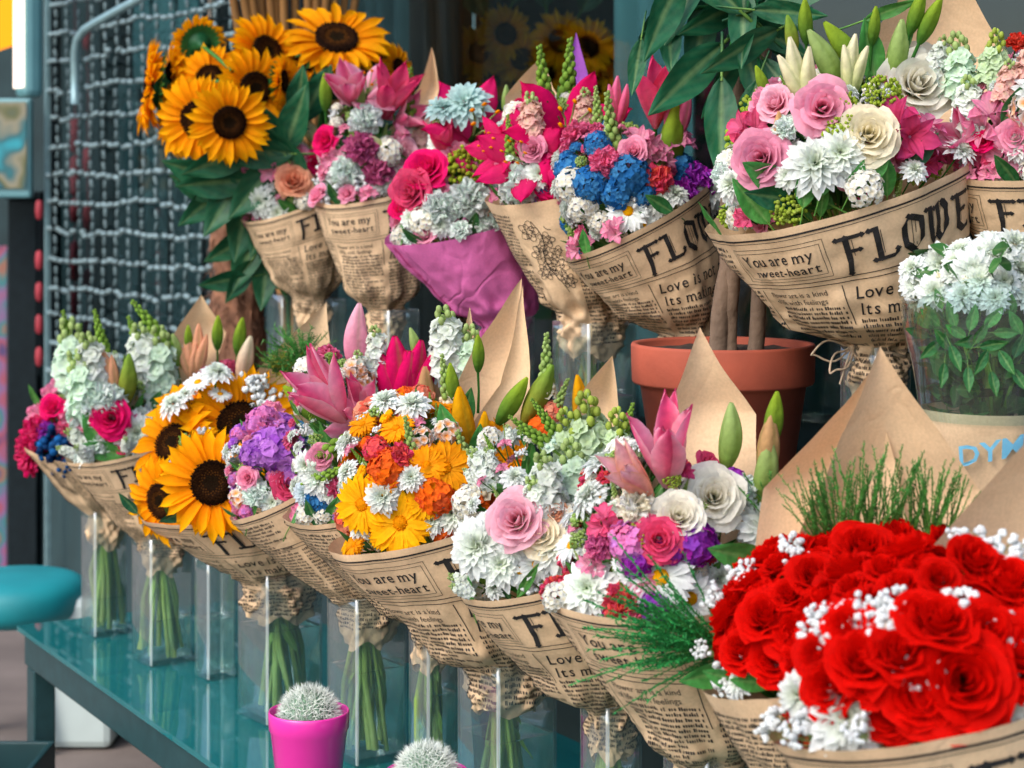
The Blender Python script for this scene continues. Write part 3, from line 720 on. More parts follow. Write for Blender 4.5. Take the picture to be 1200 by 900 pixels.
# ------------------------------------------------------------------ bouquets
UP = Vector((0, 0, 1)); CAM = Vector((0, 0, CH))
class Bouquet:
    """tie point T above its vase, paper cone from T to a mouth round M, dome of flowers over the mouth"""
    def __init__(b, T, Mo, R, h, seed, slope=10., tau=8., r0=None):
        b.T, b.M, b.R, b.h = T, Mo, R, h
        b.L = (Mo - T).length; b.ax = (Mo - T).normalized()
        # mouth plane: its left-right line rises by slope degrees, its face turned tau degrees towards us
        cam = (CAM - Mo).normalized(); sl, ta = math.radians(slope), math.radians(tau)
        right = cam.cross(UP)*-1; right.normalize(); up = cam.cross(right)
        if up.z < 0: up = -up
        b.e1 = right*math.cos(sl) + up*math.sin(sl); u0 = up*math.cos(sl) - right*math.sin(sl)
        b.a = u0*math.cos(ta) + cam*math.sin(ta); b.e2 = cam*math.cos(ta) - u0*math.sin(ta)
        b.seed = seed; b.rnd = random.Random(seed); b.ph = [b.rnd.uniform(0, 6.28) for _ in range(6)]
        b.used = []; b.r0 = r0 or R*.47
    def rim(b, th): return b.L*(1 + .015*math.sin(th + b.ph[0]) + .08*(1 - math.cos(th))*.5)
    def pt(b, th, z, off=0.):
        L, R, r0 = b.L, b.R, b.r0
        if z >= 0:
            t = z/L
            r = r0 + (R - r0)*(min(t, 1)**.86) + max(0, t - 1)*R*.35
            A = .15*math.exp(-t*5.5) + .010
            r *= 1 + A*(math.sin(7*th + b.ph[1]) + .6*math.sin(13*th + b.ph[2] + 5*t) + .4*math.sin(3*th + b.ph[5]))
            c = b.T + b.ax*min(z, L) + b.a*max(0, z - L)
            k = min(1, max(0, z)/.045); k = k*k*(3 - 2*k); r = b.rin*(1 - k) + r*k
            w = min(1, t*1.3); n = UP.lerp(b.a, w).normalized()
            e2 = (b.e2 - n*b.e2.dot(n)).normalized(); e1 = (b.e1 - n*b.e1.dot(n) - e2*b.e1.dot(e2)).normalized()
        else:
            q = min(1, -z/b.sk); n = UP
            e2 = (b.e2 - n*b.e2.dot(n)).normalized(); e1 = (b.e1 - n*b.e1.dot(n) - e2*b.e1.dot(e2)).normalized()
            r = b.rin*(1 - .30*q**3)*(1 + (.07 + .02*q)*(math.sin(7*th + b.ph[1]) + .7*math.sin(12*th + b.ph[2] + 14*q) + .5*math.sin(19*th + b.ph[3] - 11*q)))
            c = b.T + UP*z
        p = c + e1*(r*math.sin(th)) + e2*(r*math.cos(th))
        k = (.022*math.exp(-max(0, z/L)*4.2) + .0030)*min(1.2, b.R/.13)
        if z < 0: k *= .7
        d = noise.noise(p*30 + Vector((b.seed*3.1, 0, 0)))*.6 + noise.noise(p*12 + Vector((0, b.seed*2.3, 0)))*.9 - 1.1*abs(noise.noise(p*34 + Vector((0, 0, b.seed)))) + .3
        rad = (p - c).normalized()
        return p + rad*(d*k + off)
    sk = .05; rin = .04
    def spiral(b, th, z):
        """paper layer that lies outermost at angle th"""
        t = th
        while t < b.ths + .45: t += 2*PI
        while t >= b.ths + .45 + 2*PI: t -= 2*PI
        return b.pt(t, z, .0035*(t - b.ths)/(2*PI))
    def wrap(b, root, mat, layout=None, sp=1., xf=0., skirt=.075, ths=2.3, inkname='printed_ink', lift=0.):
        b.ths = ths; b.sk = skirt; mb = MB(); rows = []
        n = 150; zs = [-skirt + skirt*i/12 for i in range(12)]
        for i in range(38):
            r = []
            for j in range(n + 1):
                th = ths + (2*PI + .45)*j/n
                if i < 12: z = zs[i] + .009*(1 - i/12)*math.sin(4*th + b.ph[5])
                else:
                    v = (i - 12)/25; z = b.rim(th)*(v**1.25)
                r.append(b.pt(th, z, .0035*(th - ths)/(2*PI)))
            rows.append(r)
        mb.grid(rows)
        w = link('paper_wrap', mb.mesh('paper_wrap', mat), root, -root.location*0)
        w.location = -root.location
        if layout:
            ink = MB(); th0 = math.asin(max(-.95, min(.95, xf/b.R))); V, Fc = [], []
            for poly in layout:
                ok = True; vs = []
                for x, d in poly:
                    dd = d*sp; r = b.r0 + (b.R - b.r0)*max(.02, 1 - dd/b.L)**.86
                    th = th0 + x*sp/math.sqrt(b.R*r); z = b.rim(th) - dd
                    if abs(th) > 1.75 or z < .010 - b.sk: ok = False; break
                    vs.append(b.spiral(th, z))
                if not ok or len(vs) < 3: continue
                cn = sum(vs, Vector())/len(vs); h_ = (cn - b.T).dot(b.ax); out = (cn - ((b.T + b.ax*h_) if h_ > 0 else Vector((b.T.x, b.T.y, cn.z)))).normalized()
                k = len(V); V += [v + out*.0013 for v in vs]; Fc.append(tuple(range(k, k + len(vs))))
            ink.add(V, Fc)
            o = link(inkname, ink.mesh(inkname, M['ink'], False), w)
        return w
    def sheet(b, root, tip, lp, rp, mat=None, dd=.5, bulge=.03, q=1.0):
        """back corner of the wrapping sheet: rises from the back of the mouth, passes lp and rp, ends in a point"""
        Dm = b.M.y + b.R*dd; tp, l1, r1 = P(*tip, Dm), P(*lp, Dm + .01), P(*rp, Dm + .01)
        bl, br = b.pt(PI + 1.35, b.L*.8, .005), b.pt(PI - 1.35, b.L*.8, .005)
        if bl.x > br.x: bl, br = br, bl
        mb = MB(); rows = []
        for i in range(25):
            v = i/24
            if v < .5: w = v*2; Lp, Rp = tp.lerp(l1, w**q), tp.lerp(r1, w**q)
            else: w = v*2 - 1; Lp, Rp = l1.lerp(bl, w), r1.lerp(br, w)
            r = []
            for j in range(17):
                s_ = j/16; p = Lp.lerp(Rp, s_); k = 4*s_*(1 - s_)
                p += Vector((0, 1, 0))*(bulge*k*min(1, v*2.5)) + b.e2*(.010*noise.noise(p*9 + Vector((b.seed, 0, 0))))
                p += UP*(.008*noise.noise(p*11)) + Vector((.006*noise.noise(p*12 + Vector((5, 0, 0))), 0, 0))
                r.append(p)
            rows.append(r)
        mb.grid(rows)
        o = link('paper_sheet', mb.mesh('paper_sheet', mat or M['paper']), root); o.location = -root.location
        return o
    def on_dome(b, px, py, out=False):
        d = (P(px, py, 1.) - CAM).normalized(); Lc = lambda v: Vector((v.dot(b.e1)/(b.R*.93), v.dot(b.e2)/(b.R*.93), v.dot(b.a)/b.h))
        o, k = Lc(CAM - b.M), Lc(d)
        A, B, Cc = k.dot(k), 2*o.dot(k), o.dot(o) - 1
        D = B*B - 4*A*Cc
        t = (-B - math.sqrt(D))/(2*A) if D > 0 else -B/(2*A)
        p = CAM + d*t; l = Lc(p - b.M)
        if l.z < .4 and not out: p = p - (b.e1*(l.x*b.R) + b.e2*(l.y*b.R))*(.16*(1 - max(0, l.z)/.4))   # keep low blooms inside the rim
        nrm = (b.e1*l.x/b.R + b.e2*l.y/b.R + b.a*l.z/b.h).normalized()
        return p, nrm
    def flowers(b, root, spec):
        for e in spec.split(';'):
            w = e.split()
            if not w: continue
            k = w[0]; px, py, sz = float(w[1]), float(w[2]), float(w[3]); ex = [float(x) for x in w[4:]]
            p, nrm = b.on_dome(px, py, LONG(k)); size = sz*p.y/F
            if LONG(k):
                a = math.radians(ex[0] if ex else 0); tl = math.radians(ex[1] if len(ex) > 1 else 12)
                d = Vector((math.sin(a)*math.cos(tl), -math.sin(tl), math.cos(a)*math.cos(tl)))
                hint = Vector((b.rnd.uniform(-.25, .25), 1, .25))
                if k[:4] == 'fern': size *= 1.05
                if len(ex) > 2: p = p + (p - CAM).normalized()*ex[2]
                put(root, k, p - d*size*.5, d, size, hint=hint)
            else:
                if len(ex) > 1:
                    y, t = math.radians(ex[0]), math.radians(ex[1]); z = Vector((math.sin(y)*math.cos(t), -math.cos(y)*math.cos(t), math.sin(t)))
                else: z = (nrm*.75 + (CAM - p).normalized()*.55 + UP*.15 + Vector((b.rnd.gauss(0, .12), 0, b.rnd.gauss(0, .12)))).normalized()
                if len(ex) > 2: p = p + (p - CAM).normalized()*ex[2]
                put(root, k, p, z, size)
            b.used.append((p, size*(.5 if not LONG(k) else .34)))
    def fill(b, root, kinds, n, size, low=-.05, tight=.95):
        """smaller flowers in the gaps between the placed ones"""
        for i in range(n):
            c = 1 - (1 - low)*(i + .5)/n; a = i*2.39996 + b.seed; s = math.sqrt(max(0, 1 - c*c))
            if math.cos(a) < -.55 and c < .75: continue
            p = b.M + (b.e1*(math.sin(a)*s*b.R) + b.e2*(math.cos(a)*s*b.R))*(.76 + .1*c) + b.a*(c*b.h*.9)
            sz = size*b.rnd.uniform(.8, 1.15)
            if any((p - u).length < r*tight + sz*.22 for u, r in b.used): continue
            nrm = (b.e1*math.sin(a)*s + b.e2*math.cos(a)*s + b.a*c).normalized()
            k = b.rnd.choice(kinds)
            if LONG(k):
                d = (nrm + b.a).normalized(); put(root, k, p - d*sz*.7, d, sz*1.2, hint=Vector((0, 1, .2)))
            else: put(root, k, p, (nrm + Vector((b.rnd.gauss(0, .2), b.rnd.gauss(0, .2), .15))).normalized(), sz)
            b.used.append((p, sz*.45))
    def edge(b, root, kinds, n, size):
        """small flowers and leaves tucked along the front of the rim"""
        for i in range(n):
            th = -1.5 + 3.*(i + .5)/n + b.rnd.uniform(-.1, .1); d = b.e1*math.sin(th) + b.e2*math.cos(th)
            lf = i % 3 == 1; sz = size*b.rnd.uniform(.75, 1.1)*(1.25 if lf else 1)
            q_ = b.rnd.choice((.82, .84, .9, 1.0)); p = b.M + d*b.R*q_ + b.a*(b.R*.08 + sz*.12 + max(0, q_ - .84)*.25*sz/.03*.02)
            if any((p - u).length < r*.72 for u, r in b.used): continue
            if lf:
                v = (b.a + d*.5 + b.e1*b.rnd.gauss(0, .5)).normalized(); put(root, b.rnd.choice(('leafB', 'leaf', 'leafN')), p - v*sz*.5, v, sz, hint=-d + UP*.2)
            else: put(root, b.rnd.choice(kinds), p, (d + b.a*.8).normalized(), sz)
            b.used.append((p, sz*.4))
    def foliage(b, root, n=70, c='dgreen'):
        """the greenery packed under the flowers"""
        mb = MB(); lf = k_leaf(0, K[c], .4, .5, K['green'])[1]
        for i in range(n):
            cz = b.rnd.uniform(0, .95); a = b.rnd.uniform(0, 6.28); s = math.sqrt(1 - cz*cz)*b.rnd.uniform(.3, .86); f = b.rnd.uniform(.45, .8)
            p = b.M + b.e1*math.sin(a)*s*b.R*.86 + b.e2*math.cos(a)*s*b.R*.86 + b.a*cz*b.h*f
            d = (b.a*.8 + b.e1*math.sin(a) + b.e2*math.cos(a) + Vector((b.rnd.gauss(0, .5), b.rnd.gauss(0, .5), b.rnd.gauss(0, .5)))).normalized()
            sz = b.R*b.rnd.uniform(.35, .6)
            Mx = Matrix.Translation(p - d*sz*.5) @ frame_z(d) @ rotz(b.rnd.uniform(0, 6)) @ Matrix.Scale(sz, 4)
            mb.add([Mx @ Vector(v) for v in lf.v], lf.f, lf.c)
        for i in range(16):   # stems down to the tie
            a = b.rnd.uniform(0, 6.28); s = b.rnd.uniform(0, .8)
            p = b.M + b.e1*math.sin(a)*s*b.R*.8 + b.e2*math.cos(a)*s*b.R*.8 + b.a*b.h*.3
            mb.tube([b.T, b.T.lerp(p, .5), p], .003, 5, K['green'], K['lgreen'], False)
        o = link('foliage', mb.mesh('foliage', M['leaf']), root); o.location = -root.location
    def stems(b, root, zbase, n=12, r=.026):
        r = b.rin*.80
        base = Vector((b.T.x, b.T.y, zbase))
        for i in range(n):
            a = b.rnd.uniform(0, 6.28); s = r*b.rnd.uniform(.25, 1); a2 = a + b.rnd.uniform(.4, 1.2)
            c = jit(mix(K['green'], K['lgreen'], b.rnd.uniform(.1, .9)), .15); mb = MB()
            top = b.T - UP*.01 + Vector((math.cos(a)*s*.35, math.sin(a)*s*.35, 0)); bot = base + Vector((math.cos(a2)*s*1.25, math.sin(a2)*s*1.25, .012 + b.rnd.uniform(0, .02)))
            w = b.rnd.uniform(.0034, .0058)
            mid = top.lerp(bot, .5) + Vector((b.rnd.gauss(0, .006), b.rnd.gauss(0, .006), 0))
            mb.tube([top, mid, bot], [w*.85, w, w*1.05], 7, mix(c, K['lgreen'], .4), mix(mix(c, K['olive'], b.rnd.random()*.6), K['pgreen'], .5))
            for _ in range(b.rnd.choice((0, 1, 1, 2))):
                lf = k_leaf(0, jit(c, .2), .28, .4)[1]; t = b.rnd.uniform(.1, .6); q = top.lerp(bot, t)
                Mx = Matrix.Translation(q) @ frame_z(Vector((b.rnd.gauss(0, .3), b.rnd.gauss(0, .3), -1))) @ rotz(b.rnd.uniform(0, 6)) @ Matrix.Scale(b.rnd.uniform(.03, .06), 4)
                mb.add([Mx @ Vector(v) for v in lf.v], lf.f, lf.c)
            o = link('stem', mb.mesh('stem', M['leaf']), root); o.location = -root.location

FRONT, BACK = 'wrapped bouquets standing in the front row', 'wrapped bouquets standing in the back row'
VF, VB = 'glass vases in the front row', 'glass vases in the back row'
def vase(px, rim_y, D, wpx, zb, label, group, level=.45, hid=False):
    """clear cylinder with a thick foot, water inside"""
    c = P(px, HY, D); c.z = zb; r = wpx*D/F*.5; H = CH - (rim_y - HY)*D/F - zb
    # square section, set parallel to the rows: a face towards the street and one towards us
    h = wpx*D/F/1.395*.5; r = h
    def ring(h, z, cr):
        o = []
        for k, (sx, sy) in enumerate(((1, 1), (-1, 1), (-1, -1), (1, -1))):
            for i in range(6):
                a = k*PI/2 + i*PI/10; x, y = sx*(h - cr) + cr*math.cos(a), sy*(h - cr) + cr*math.sin(a)
                o.append(U*-x + NB*y + UP*z)
        return o
    def prism(mb, prof, cr): mb.grid([ring(max(q, .0005), z, min(cr, max(q, .0005)*.9)) for q, z in prof], None, True)
    mb = MB()
    prism(mb, [(.0, .0), (r*.96, .0), (r, .004), (r, .03), (r, H - .03), (r, H - .001), (r - .0012, H), (r - .0026, H - .001), (r - .0026, H - .03), (r - .0026, .014), (r*.9, .011), (0, .011)], .006)
    vm = mb.mesh('glass_vase', M['glass']); vm.materials.append(M['edgeglint'])
    for p_ in vm.polygons:   # corners and rim get the paler material, bright edge highlights painted on
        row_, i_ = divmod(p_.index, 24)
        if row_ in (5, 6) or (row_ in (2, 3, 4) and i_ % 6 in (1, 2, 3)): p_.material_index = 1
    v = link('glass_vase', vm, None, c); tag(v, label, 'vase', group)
    wb = MB(); wl = H*level
    prism(wb, [(0, .0125), (r*.9, .0125), (r - .0035, .016), (r - .0035, wl), (r - .0062, wl - .0026), (0, wl - .0028)], .005)
    wm = wb.mesh('water', M['water']); wm.materials.append(M['edgeglint'])
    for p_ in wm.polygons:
        if p_.index//24 == 3: p_.material_index = 1      # the meniscus, brightened with the same painted glint
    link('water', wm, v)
    return Vector((c.x, c.y, zb + H))
# ------------------------------------------------------------------ the bouquets
def bouquet(label, group, tie, D, mouth, Rpx, hpx, lean, spec, fillk, nfill, fsize, seed, mat=None, layout=None, sp=1., fx=None, zb=ZT, nst=16, sheets=(), ths=2.3, skirt=.058, r0=None, fol=60, rim=(10, 8), vw=None):
    T = P(tie[0], tie[1], D); Mo = P(mouth[0], mouth[1], D - lean); R = Rpx*Mo.y/F
    root = thing('flower_bouquet', Vector((T.x, T.y, zb)), label, 'bouquet', group)
    b = Bouquet(T, Mo, R, hpx*Mo.y/F, seed, rim[0], rim[1], r0)
    b.rin = min(b.r0, (vw or 90)*D/F*.342)
    random.seed(seed*101)
    b.wrap(root, mat or M['paper'], layout, sp, 0 if fx is None else (fx - mouth[0])*Mo.y/F, skirt, ths)
    for s in sheets: b.sheet(root, *s[:3], **(s[3] if len(s) > 3 else {}))
    b.foliage(root, fol, 'green')
    b.flowers(root, spec); b.edge(root, ['gyp', 'mum', 'gyp'] if 'roseR' in fillk else fillk.split(), 17, fsize*(.6 if 'roseR' in fillk else .85)*Mo.y/F); b.fill(root, fillk.split(), nfill, fsize*Mo.y/F)
    if 'roseR' in fillk: b.fill(root, ['roseR'], 60, fsize*.7*Mo.y/F, .1, .60)
    if 'roseR' not in fillk: b.fill(root, (fillk + ' gyp snaG alsP bead leafN snaP').split(), nfill*4, fsize*.46*Mo.y/F, .0, .50)
    if nst: b.stems(root, zb, nst)
    b.root = root
    return b
rd = row_depth

# ---- back row, far to near
bouquet('small kraft-wrapped bouquet of pink and white flowers, farthest of the back row', BACK, (368, 352), rd(368, .4), (345, 240), 62, 82, 0.0,
  'mum 303 238 46; mum 322 252 36; alsP 290 203 46; alsP 322 196 44; roseT 344 213 46; roseH 368 190 36; carnW 338 166 38; mum 316 180 36; budK 362 152 54 -38; staW 385 205 36; sol 328 165 16; roseP 352 182 26; carnM 385 180 34; leaf 310 150 40 -20; alsH 340 196 30',
  'carnW alsP staW roseP', 26, 34, 1, layout=LAYOUT, sp=0.7, fx=343, zb=ZS, nst=5, rim=(19, 7), vw=50)
bouquet('kraft bouquet of pink lilies and mauve flowers, next to the farthest back row bouquet', BACK, (452, 366), rd(452, .4), (433, 226), 66, 128, 0.0,
  'tulP 410 112 70; lilyP 432 104 70 20 40; tulH 455 124 80 30 50; tulP 470 140 60 40 20; budG 381 108 46 0; budL 421 112 38 0; budL 456 112 40 -12; carnW 428 140 48; carnM 424 172 50; carnM 445 202 46; carnW 402 200 44; staW 456 178 42; mum 452 213 40; gyp 424 214 32; budK 440 165 26 -60; alsP 388 182 32; roseH 382 165 34; stkT 500 150 56 8; snaG 481 118 78 4; roseB 474 180 40; staW 474 205 40; mum 480 225 34; alsP 470 160 34; gyp 396 222 30',
  'staW alsP carnM gyp roseP', 30, 36, 2, layout=LAYOUT, sp=0.78, fx=447, zb=ZS, nst=5, rim=(9, 7), sheets=(((505, 56), (491, 102), (517, 108)),), vw=62)
b3 = bouquet('bouquet in bright pink tissue with hot pink and white blooms, third in the back row', BACK, (592, 384), rd(592, .4), (533, 270), 80, 92, 0.01,
  'lilyH 560 152 112 20 25; tulH 520 175 60; roseH 500 200 54; roseK 484 224 52 -30 0; solD 548 196 58; carnW 552 232 62; carnW 514 244 50; staW 494 258 42; carnW 532 244 32; budK 524 166 56 -28; stkW 512 160 44 0; mumC 545 122 68 -10 30; mumC 520 128 50; roseP 535 180 40; budL 592 115 32 5; alsP 560 200 36; mum 515 265 34; mum 480 256 30; phlW 575 245 40; roseH 470 245 30',
  'carnW staW roseP alsP', 30, 38, 3, mat=M['pinkpaper'], zb=ZS, nst=5, ths=-1.55, rim=(12, 8), vw=72)
bouquet('kraft bouquet printed with a flower drawing, hot pink lilies and tall snapdragons above', BACK, (692, 376), rd(692, .4), (655, 222), 84, 130, 0.01,
  'lilyD 668 150 118 10 20; lilyH 610 185 92 -20 15; lilyH 582 172 70; carnW 605 216 62; mum 632 205 46; staB 637 222 30; carnR 652 198 42; snaG 638 100 96 -4; snaG 667 92 96 5; snaG 598 162 56 0; snaG 672 205 76 4; stkT 622 140 66 0; stkT 684 128 52 6; alsP 590 200 40; roseP 625 175 34; phlW 690 190 46; roseH 645 222 36; mum 590 225 36; alsD 655 185 40',
  'carnW alsP staW roseH', 30, 40, 4, layout=SKETCH, sp=.80, fx=640, zb=ZS, nst=5, rim=(12, 8), sheets=(((674, 38), (664, 92), (698, 112), dict(mat=M['purplepaper'], bulge=.01)), ((636, 70), (592, 112), (650, 104))), vw=100)
D5 = 3.06
bouquet('kraft bouquet printed FLOWERS with blue and pink blooms, leaning out over the terracotta pot', BACK, (800, 392), D5, (745, 262), 92, 140, 0.03,
  'budPP 724 118 58 0; tulH 768 130 92 -4 60; budPP 790 130 80 4; budG 788 165 92 4; staB 700 168 36; staB 737 205 58; staB 690 215 46; staB 806 192 42; staB 722 228 40; carnP 710 190 48; carnC 772 210 52; alsP 756 168 54; alsM 800 162 44; carnV 828 205 62; carnV 815 220 46; staW 668 216 46; staW 682 243 42; daisy 736 248 54; mum 776 234 44; staW 716 270 36; mum 848 215 50; mum 842 232 38; snaP 716 152 92 -8; stkW 782 168 40 0; snaP 700 130 60 -5; roseP 742 178 34; alsM 778 182 36; staW 697 262 32; gyp 752 240 36; leafN 830 232 40 60; staB 755 225 36; daisy 756 262 36',
  'staB carnP staW alsP mum', 40, 42, 5, layout=LAYOUT, sp=0.85, fx=735, zb=ZS, nst=5, rim=(28, 4), vw=70)
b6 = bouquet('largest kraft bouquet printed FLOWERS with a pink peony, white roses and green lily buds', BACK, (1030, 410), rd(1024, .4), (985, 230), 158, 165, 0.01,
  'budG 944 25 54 -4; budO 926 42 50 -10; budL 965 72 84 -28; budG 990 55 78 -42; budG 1024 30 46 4; budL 1050 62 80 8; budG 1074 14 56 16; budG 1090 24 60 24; budKK 938 92 100 -16; budKK 1000 80 80 4; budG 893 97 44 -22; peony 964 126 80 -6 8; roseW 1075 100 92 0 15; roseC 1018 158 68 -5 15; sol 990 122 36; sol 1036 108 46; sol 985 152 40; alsD 1054 155 96 -20 10; alsM 1094 155 62; alsH 876 152 64; roseP 892 186 66 -20 10; roseB 910 122 48; mum 955 195 84 -10 25; mum 986 180 74; mum 922 208 40; leafB 900 208 84 -62 30; leafB 945 214 62 6; leafB 968 205 54 14; leafB 1004 208 46 22; leafB 880 236 72 -40; leafD 905 232 70 -80; mum 855 218 48; carnW 846 205 36; carnW 920 150 40; budT 912 150 40 0; leafB 1030 195 46 30; alsM 1030 180 40; leafN 1045 12 70 70; mum 1005 195 54; staW 1000 168 30; leafD 1080 178 60 40; alsD 1105 182 50; leafB 1020 60 80 -12; leafN 1060 50 60 25; stkW 1100 70 60 14',
  'mum alsH staW roseP sol', 46, 56, 6, layout=LAYOUT, sp=0.97, fx=966, zb=ZS, nst=7, rim=(16, 6), sheets=(((1100, -75), (1000, 80), (1188, 78), dict(bulge=.05)),), vw=84)
mb = MB()
kn = b6.T + Vector((-b6.rin*1.16, -.012, .004))
for dr, L_, w_ in (((-1, -.25, -.12), .062, .012), ((-.75, -.5, -.72), .052, .010)):
    dr = Vector(dr).normalized(); pe = dr.cross(Vector((.3, 1, .2))).normalized()
    mb.tube([kn + dr*L_*(1 - math.cos(t*2*PI/22))*.5 + pe*w_*math.sin(t*2*PI/22) + UP*.004*math.sin(t*.9) for t in range(23)], .0016, 5)
for dx_ in (-.02, .012): mb.tube([kn, kn + Vector((dx_*.5, -.012, -.02)), kn + Vector((dx_, -.014, -.05))], .0015, 5)
mb.ball(kn, .0055, None, 8, 6)
mb.tube([b6.T + Vector((b6.rin*1.15*math.cos(a*.33), b6.rin*1.15*math.sin(a*.33), .004*math.sin(a) - .004)) for a in range(20)], .003, 5)
o = link('twine', mb.mesh('twine', M['twine']), b6.root); o.location = -b6.root.location
bouquet('kraft bouquet of white stock and pink flowers rising behind the potted white chrysanthemums', BACK, (1218, 350), 2.62, (1204, 196), 92, 140, .03,
  'stkM 1124 82 92 -5; stkL 1165 70 74 4; stkW 1134 125 76 0; alsP 1160 142 76; tulP 1130 165 70 -40 20; alsP 1176 182 54; roseP 1190 160 44; carnRed 1192 50 34; stkT 1180 96 56 6; mum 1195 170 50; leaf 1190 120 60 30; alsH 1145 180 44; carnW 1140 150 40; phlW 1205 130 60; stkT 1205 80 70 8; alsH 1135 195 40; roseH 1150 165 30; carnP 1215 170 60; mum 1215 110 60',
  'carnW alsP roseP staW', 34, 44, 7, layout=LAYOUT, sp=0.86, fx=1158, zb=ZS, nst=4, rim=(5, 10), vw=80)

# ---- front row, far to near
bouquet('small pink and navy bouquet in kraft paper at the far left table end', FRONT, (124, 606), rd(122), (78, 530), 48, 80, 0.02,
  'alsP 62 456 42; alsP 42 482 36; roseH 62 478 32; alsP 80 484 36; carnH 42 508 58; carnH 28 535 50; staN 64 524 50; staN 78 545 34; alsP 88 508 34; phlC 84 532 28; leafN 40 465 34 -22; stkM 86 420 100 -4; snaG 80 392 60 -6; carnV 52 505 30; alsH 75 500 26; carnH 20 520 34; snaG 92 400 44 18',
  'carnH alsP phlC', 20, 32, 11, layout=SKETCH, sp=.45, fx=60, nst=17, rim=(-10, 14), vw=58)
bouquet('kraft bouquet of white stock, peach lily buds and one pink rose, left of the sunflowers', FRONT, (190, 634), rd(190), (142, 528), 62, 128, 0.02,
  'stkW 108 430 86 -6; stkM 98 452 90 -12; stkM 186 428 96 4; stkW 168 420 88 -4; snaG 118 392 62 -8; snaG 182 384 84 -32; snaG 160 398 60 -10; budCC 126 436 56 -14; budO 148 446 66 8; budCC 230 412 66 4; budCC 222 420 52 -4; budG 221 396 32 0; budG 255 390 42 3; budG 281 394 46 10; budC 288 424 64 12; mum 160 508 58; roseH 130 490 48; leafB 110 505 58 -24; leafB 118 528 56 -76; carnW 126 468 52; carnW 104 475 44; alsP 148 492 34; roseH 145 520 24; mum 176 500 44; leaf 182 470 30 30; phlW 190 460 40; carnW 112 525 38; mum 205 470 44; alsP 240 438 30; carnP 268 430 26; budL 205 410 40 -6',
  'carnW stkW mum', 26, 38, 12, layout=LAYOUT, sp=0.66, fx=124, nst=17, rim=(13, 8), sheets=(((236, 346), (200, 398), (266, 388)),), vw=76)
bouquet('kraft bouquet of three big sunflowers with small white daisies', FRONT, (326, 684), rd(328), (252, 598), 84, 120, 0.02,
  'sun 250 566 142 -10 8 -.03; sun 282 498 152 8 26 .03; sun 186 588 116 -38 -4 .03; sun 204 520 126 -30 24 .06; sun 222 486 110 -10 40 .10; mum 203 474 42; daisy 232 448 38; mum 254 438 44; mum 218 462 28; gyp 308 462 46; gyp 298 446 36; bead 276 572 36; bead 264 582 30; flufG 348 428 96; fluf 334 440 70; roseB 282 580 26; gyp 246 600 26; leafD 150 590 34 -40; leafD 205 605 40 -110; daisy 258 462 30; gyp 312 480 36; flufG 320 436 60',
  'gyp mum flufG', 16, 36, 13, layout=LAYOUT, sp=0.8, fx=225, nst=18, rim=(6, 10), sheets=(((384, 353), (288, 446), (388, 440)),), vw=104)
bouquet('kraft bouquet of lilac and pink phlox standing right beside the sunflowers', FRONT, (428, 710), rd(430), (330, 584), 62, 108, 0.03,
  'staL 326 524 66; staP 308 495 46; staL 346 546 50; carnL 318 500 50; staL 300 530 40; mum 372 508 42; daisyB 352 506 46; roseK 340 567 42; roseK 356 546 34; carnW 298 580 40; mum 318 590 34; budG 356 474 66 -46; snaG 384 520 86 62; carnW 376 545 46; mum 366 528 36; alsP 330 560 30; staL 334 500 40; staP 358 570 34; bead 372 530 30; roseP 290 560 30; alsP 320 478 34; phlW 276 585 30',
  'staL staP mum roseP', 22, 36, 14, layout=COLUMNS, sp=.75, fx=335, nst=17, rim=(24, 6), vw=98)
bouquet('kraft bouquet of half open pink lilies and white stock, behind the orange bouquet', FRONT, (506, 738), rd(508) + .03, (408, 596), 72, 205, 0.03,
  'tulP 392 478 112 -42 48; tulP 430 490 86 -10 40; budHH 464 446 104 -2; budHH 486 440 84 12; lilyD 470 500 70 10 10; budP 420 398 88 2; budT 497 470 86 2; phlW 428 448 40; phlW 416 432 36; daisy 426 486 28; daisy 441 482 26; stkW 440 410 60 0; stkW 420 432 46 0; stkW 524 404 96 -4; stkM 548 420 84 6; stkW 586 408 70 8; stkW 540 440 60 0; lilyP 425 508 72 0 -10; snaG 398 522 92 58; snaG 390 555 60 70; mum 372 562 48; staB 372 592 30; carnP 396 572 40; phlT 474 498 34; alsP 404 592 34; budL 484 402 38 -10; staL 398 602 28; mum 358 545 36; mum 384 580 32; carnP 440 530 36; phlT 412 548 36; roseP 375 535 30; mumB 352 580 34; staB 360 585 26; snaG 470 470 44 10; carnH 510 495 30',
  'staW carnP mum alsP', 30, 38, 15, layout=COLUMNS, sp=.75, fx=412, nst=17, rim=(10, 10), sheets=(((550, 360), (537, 404), (557, 402), dict(bulge=.01)),), vw=62)
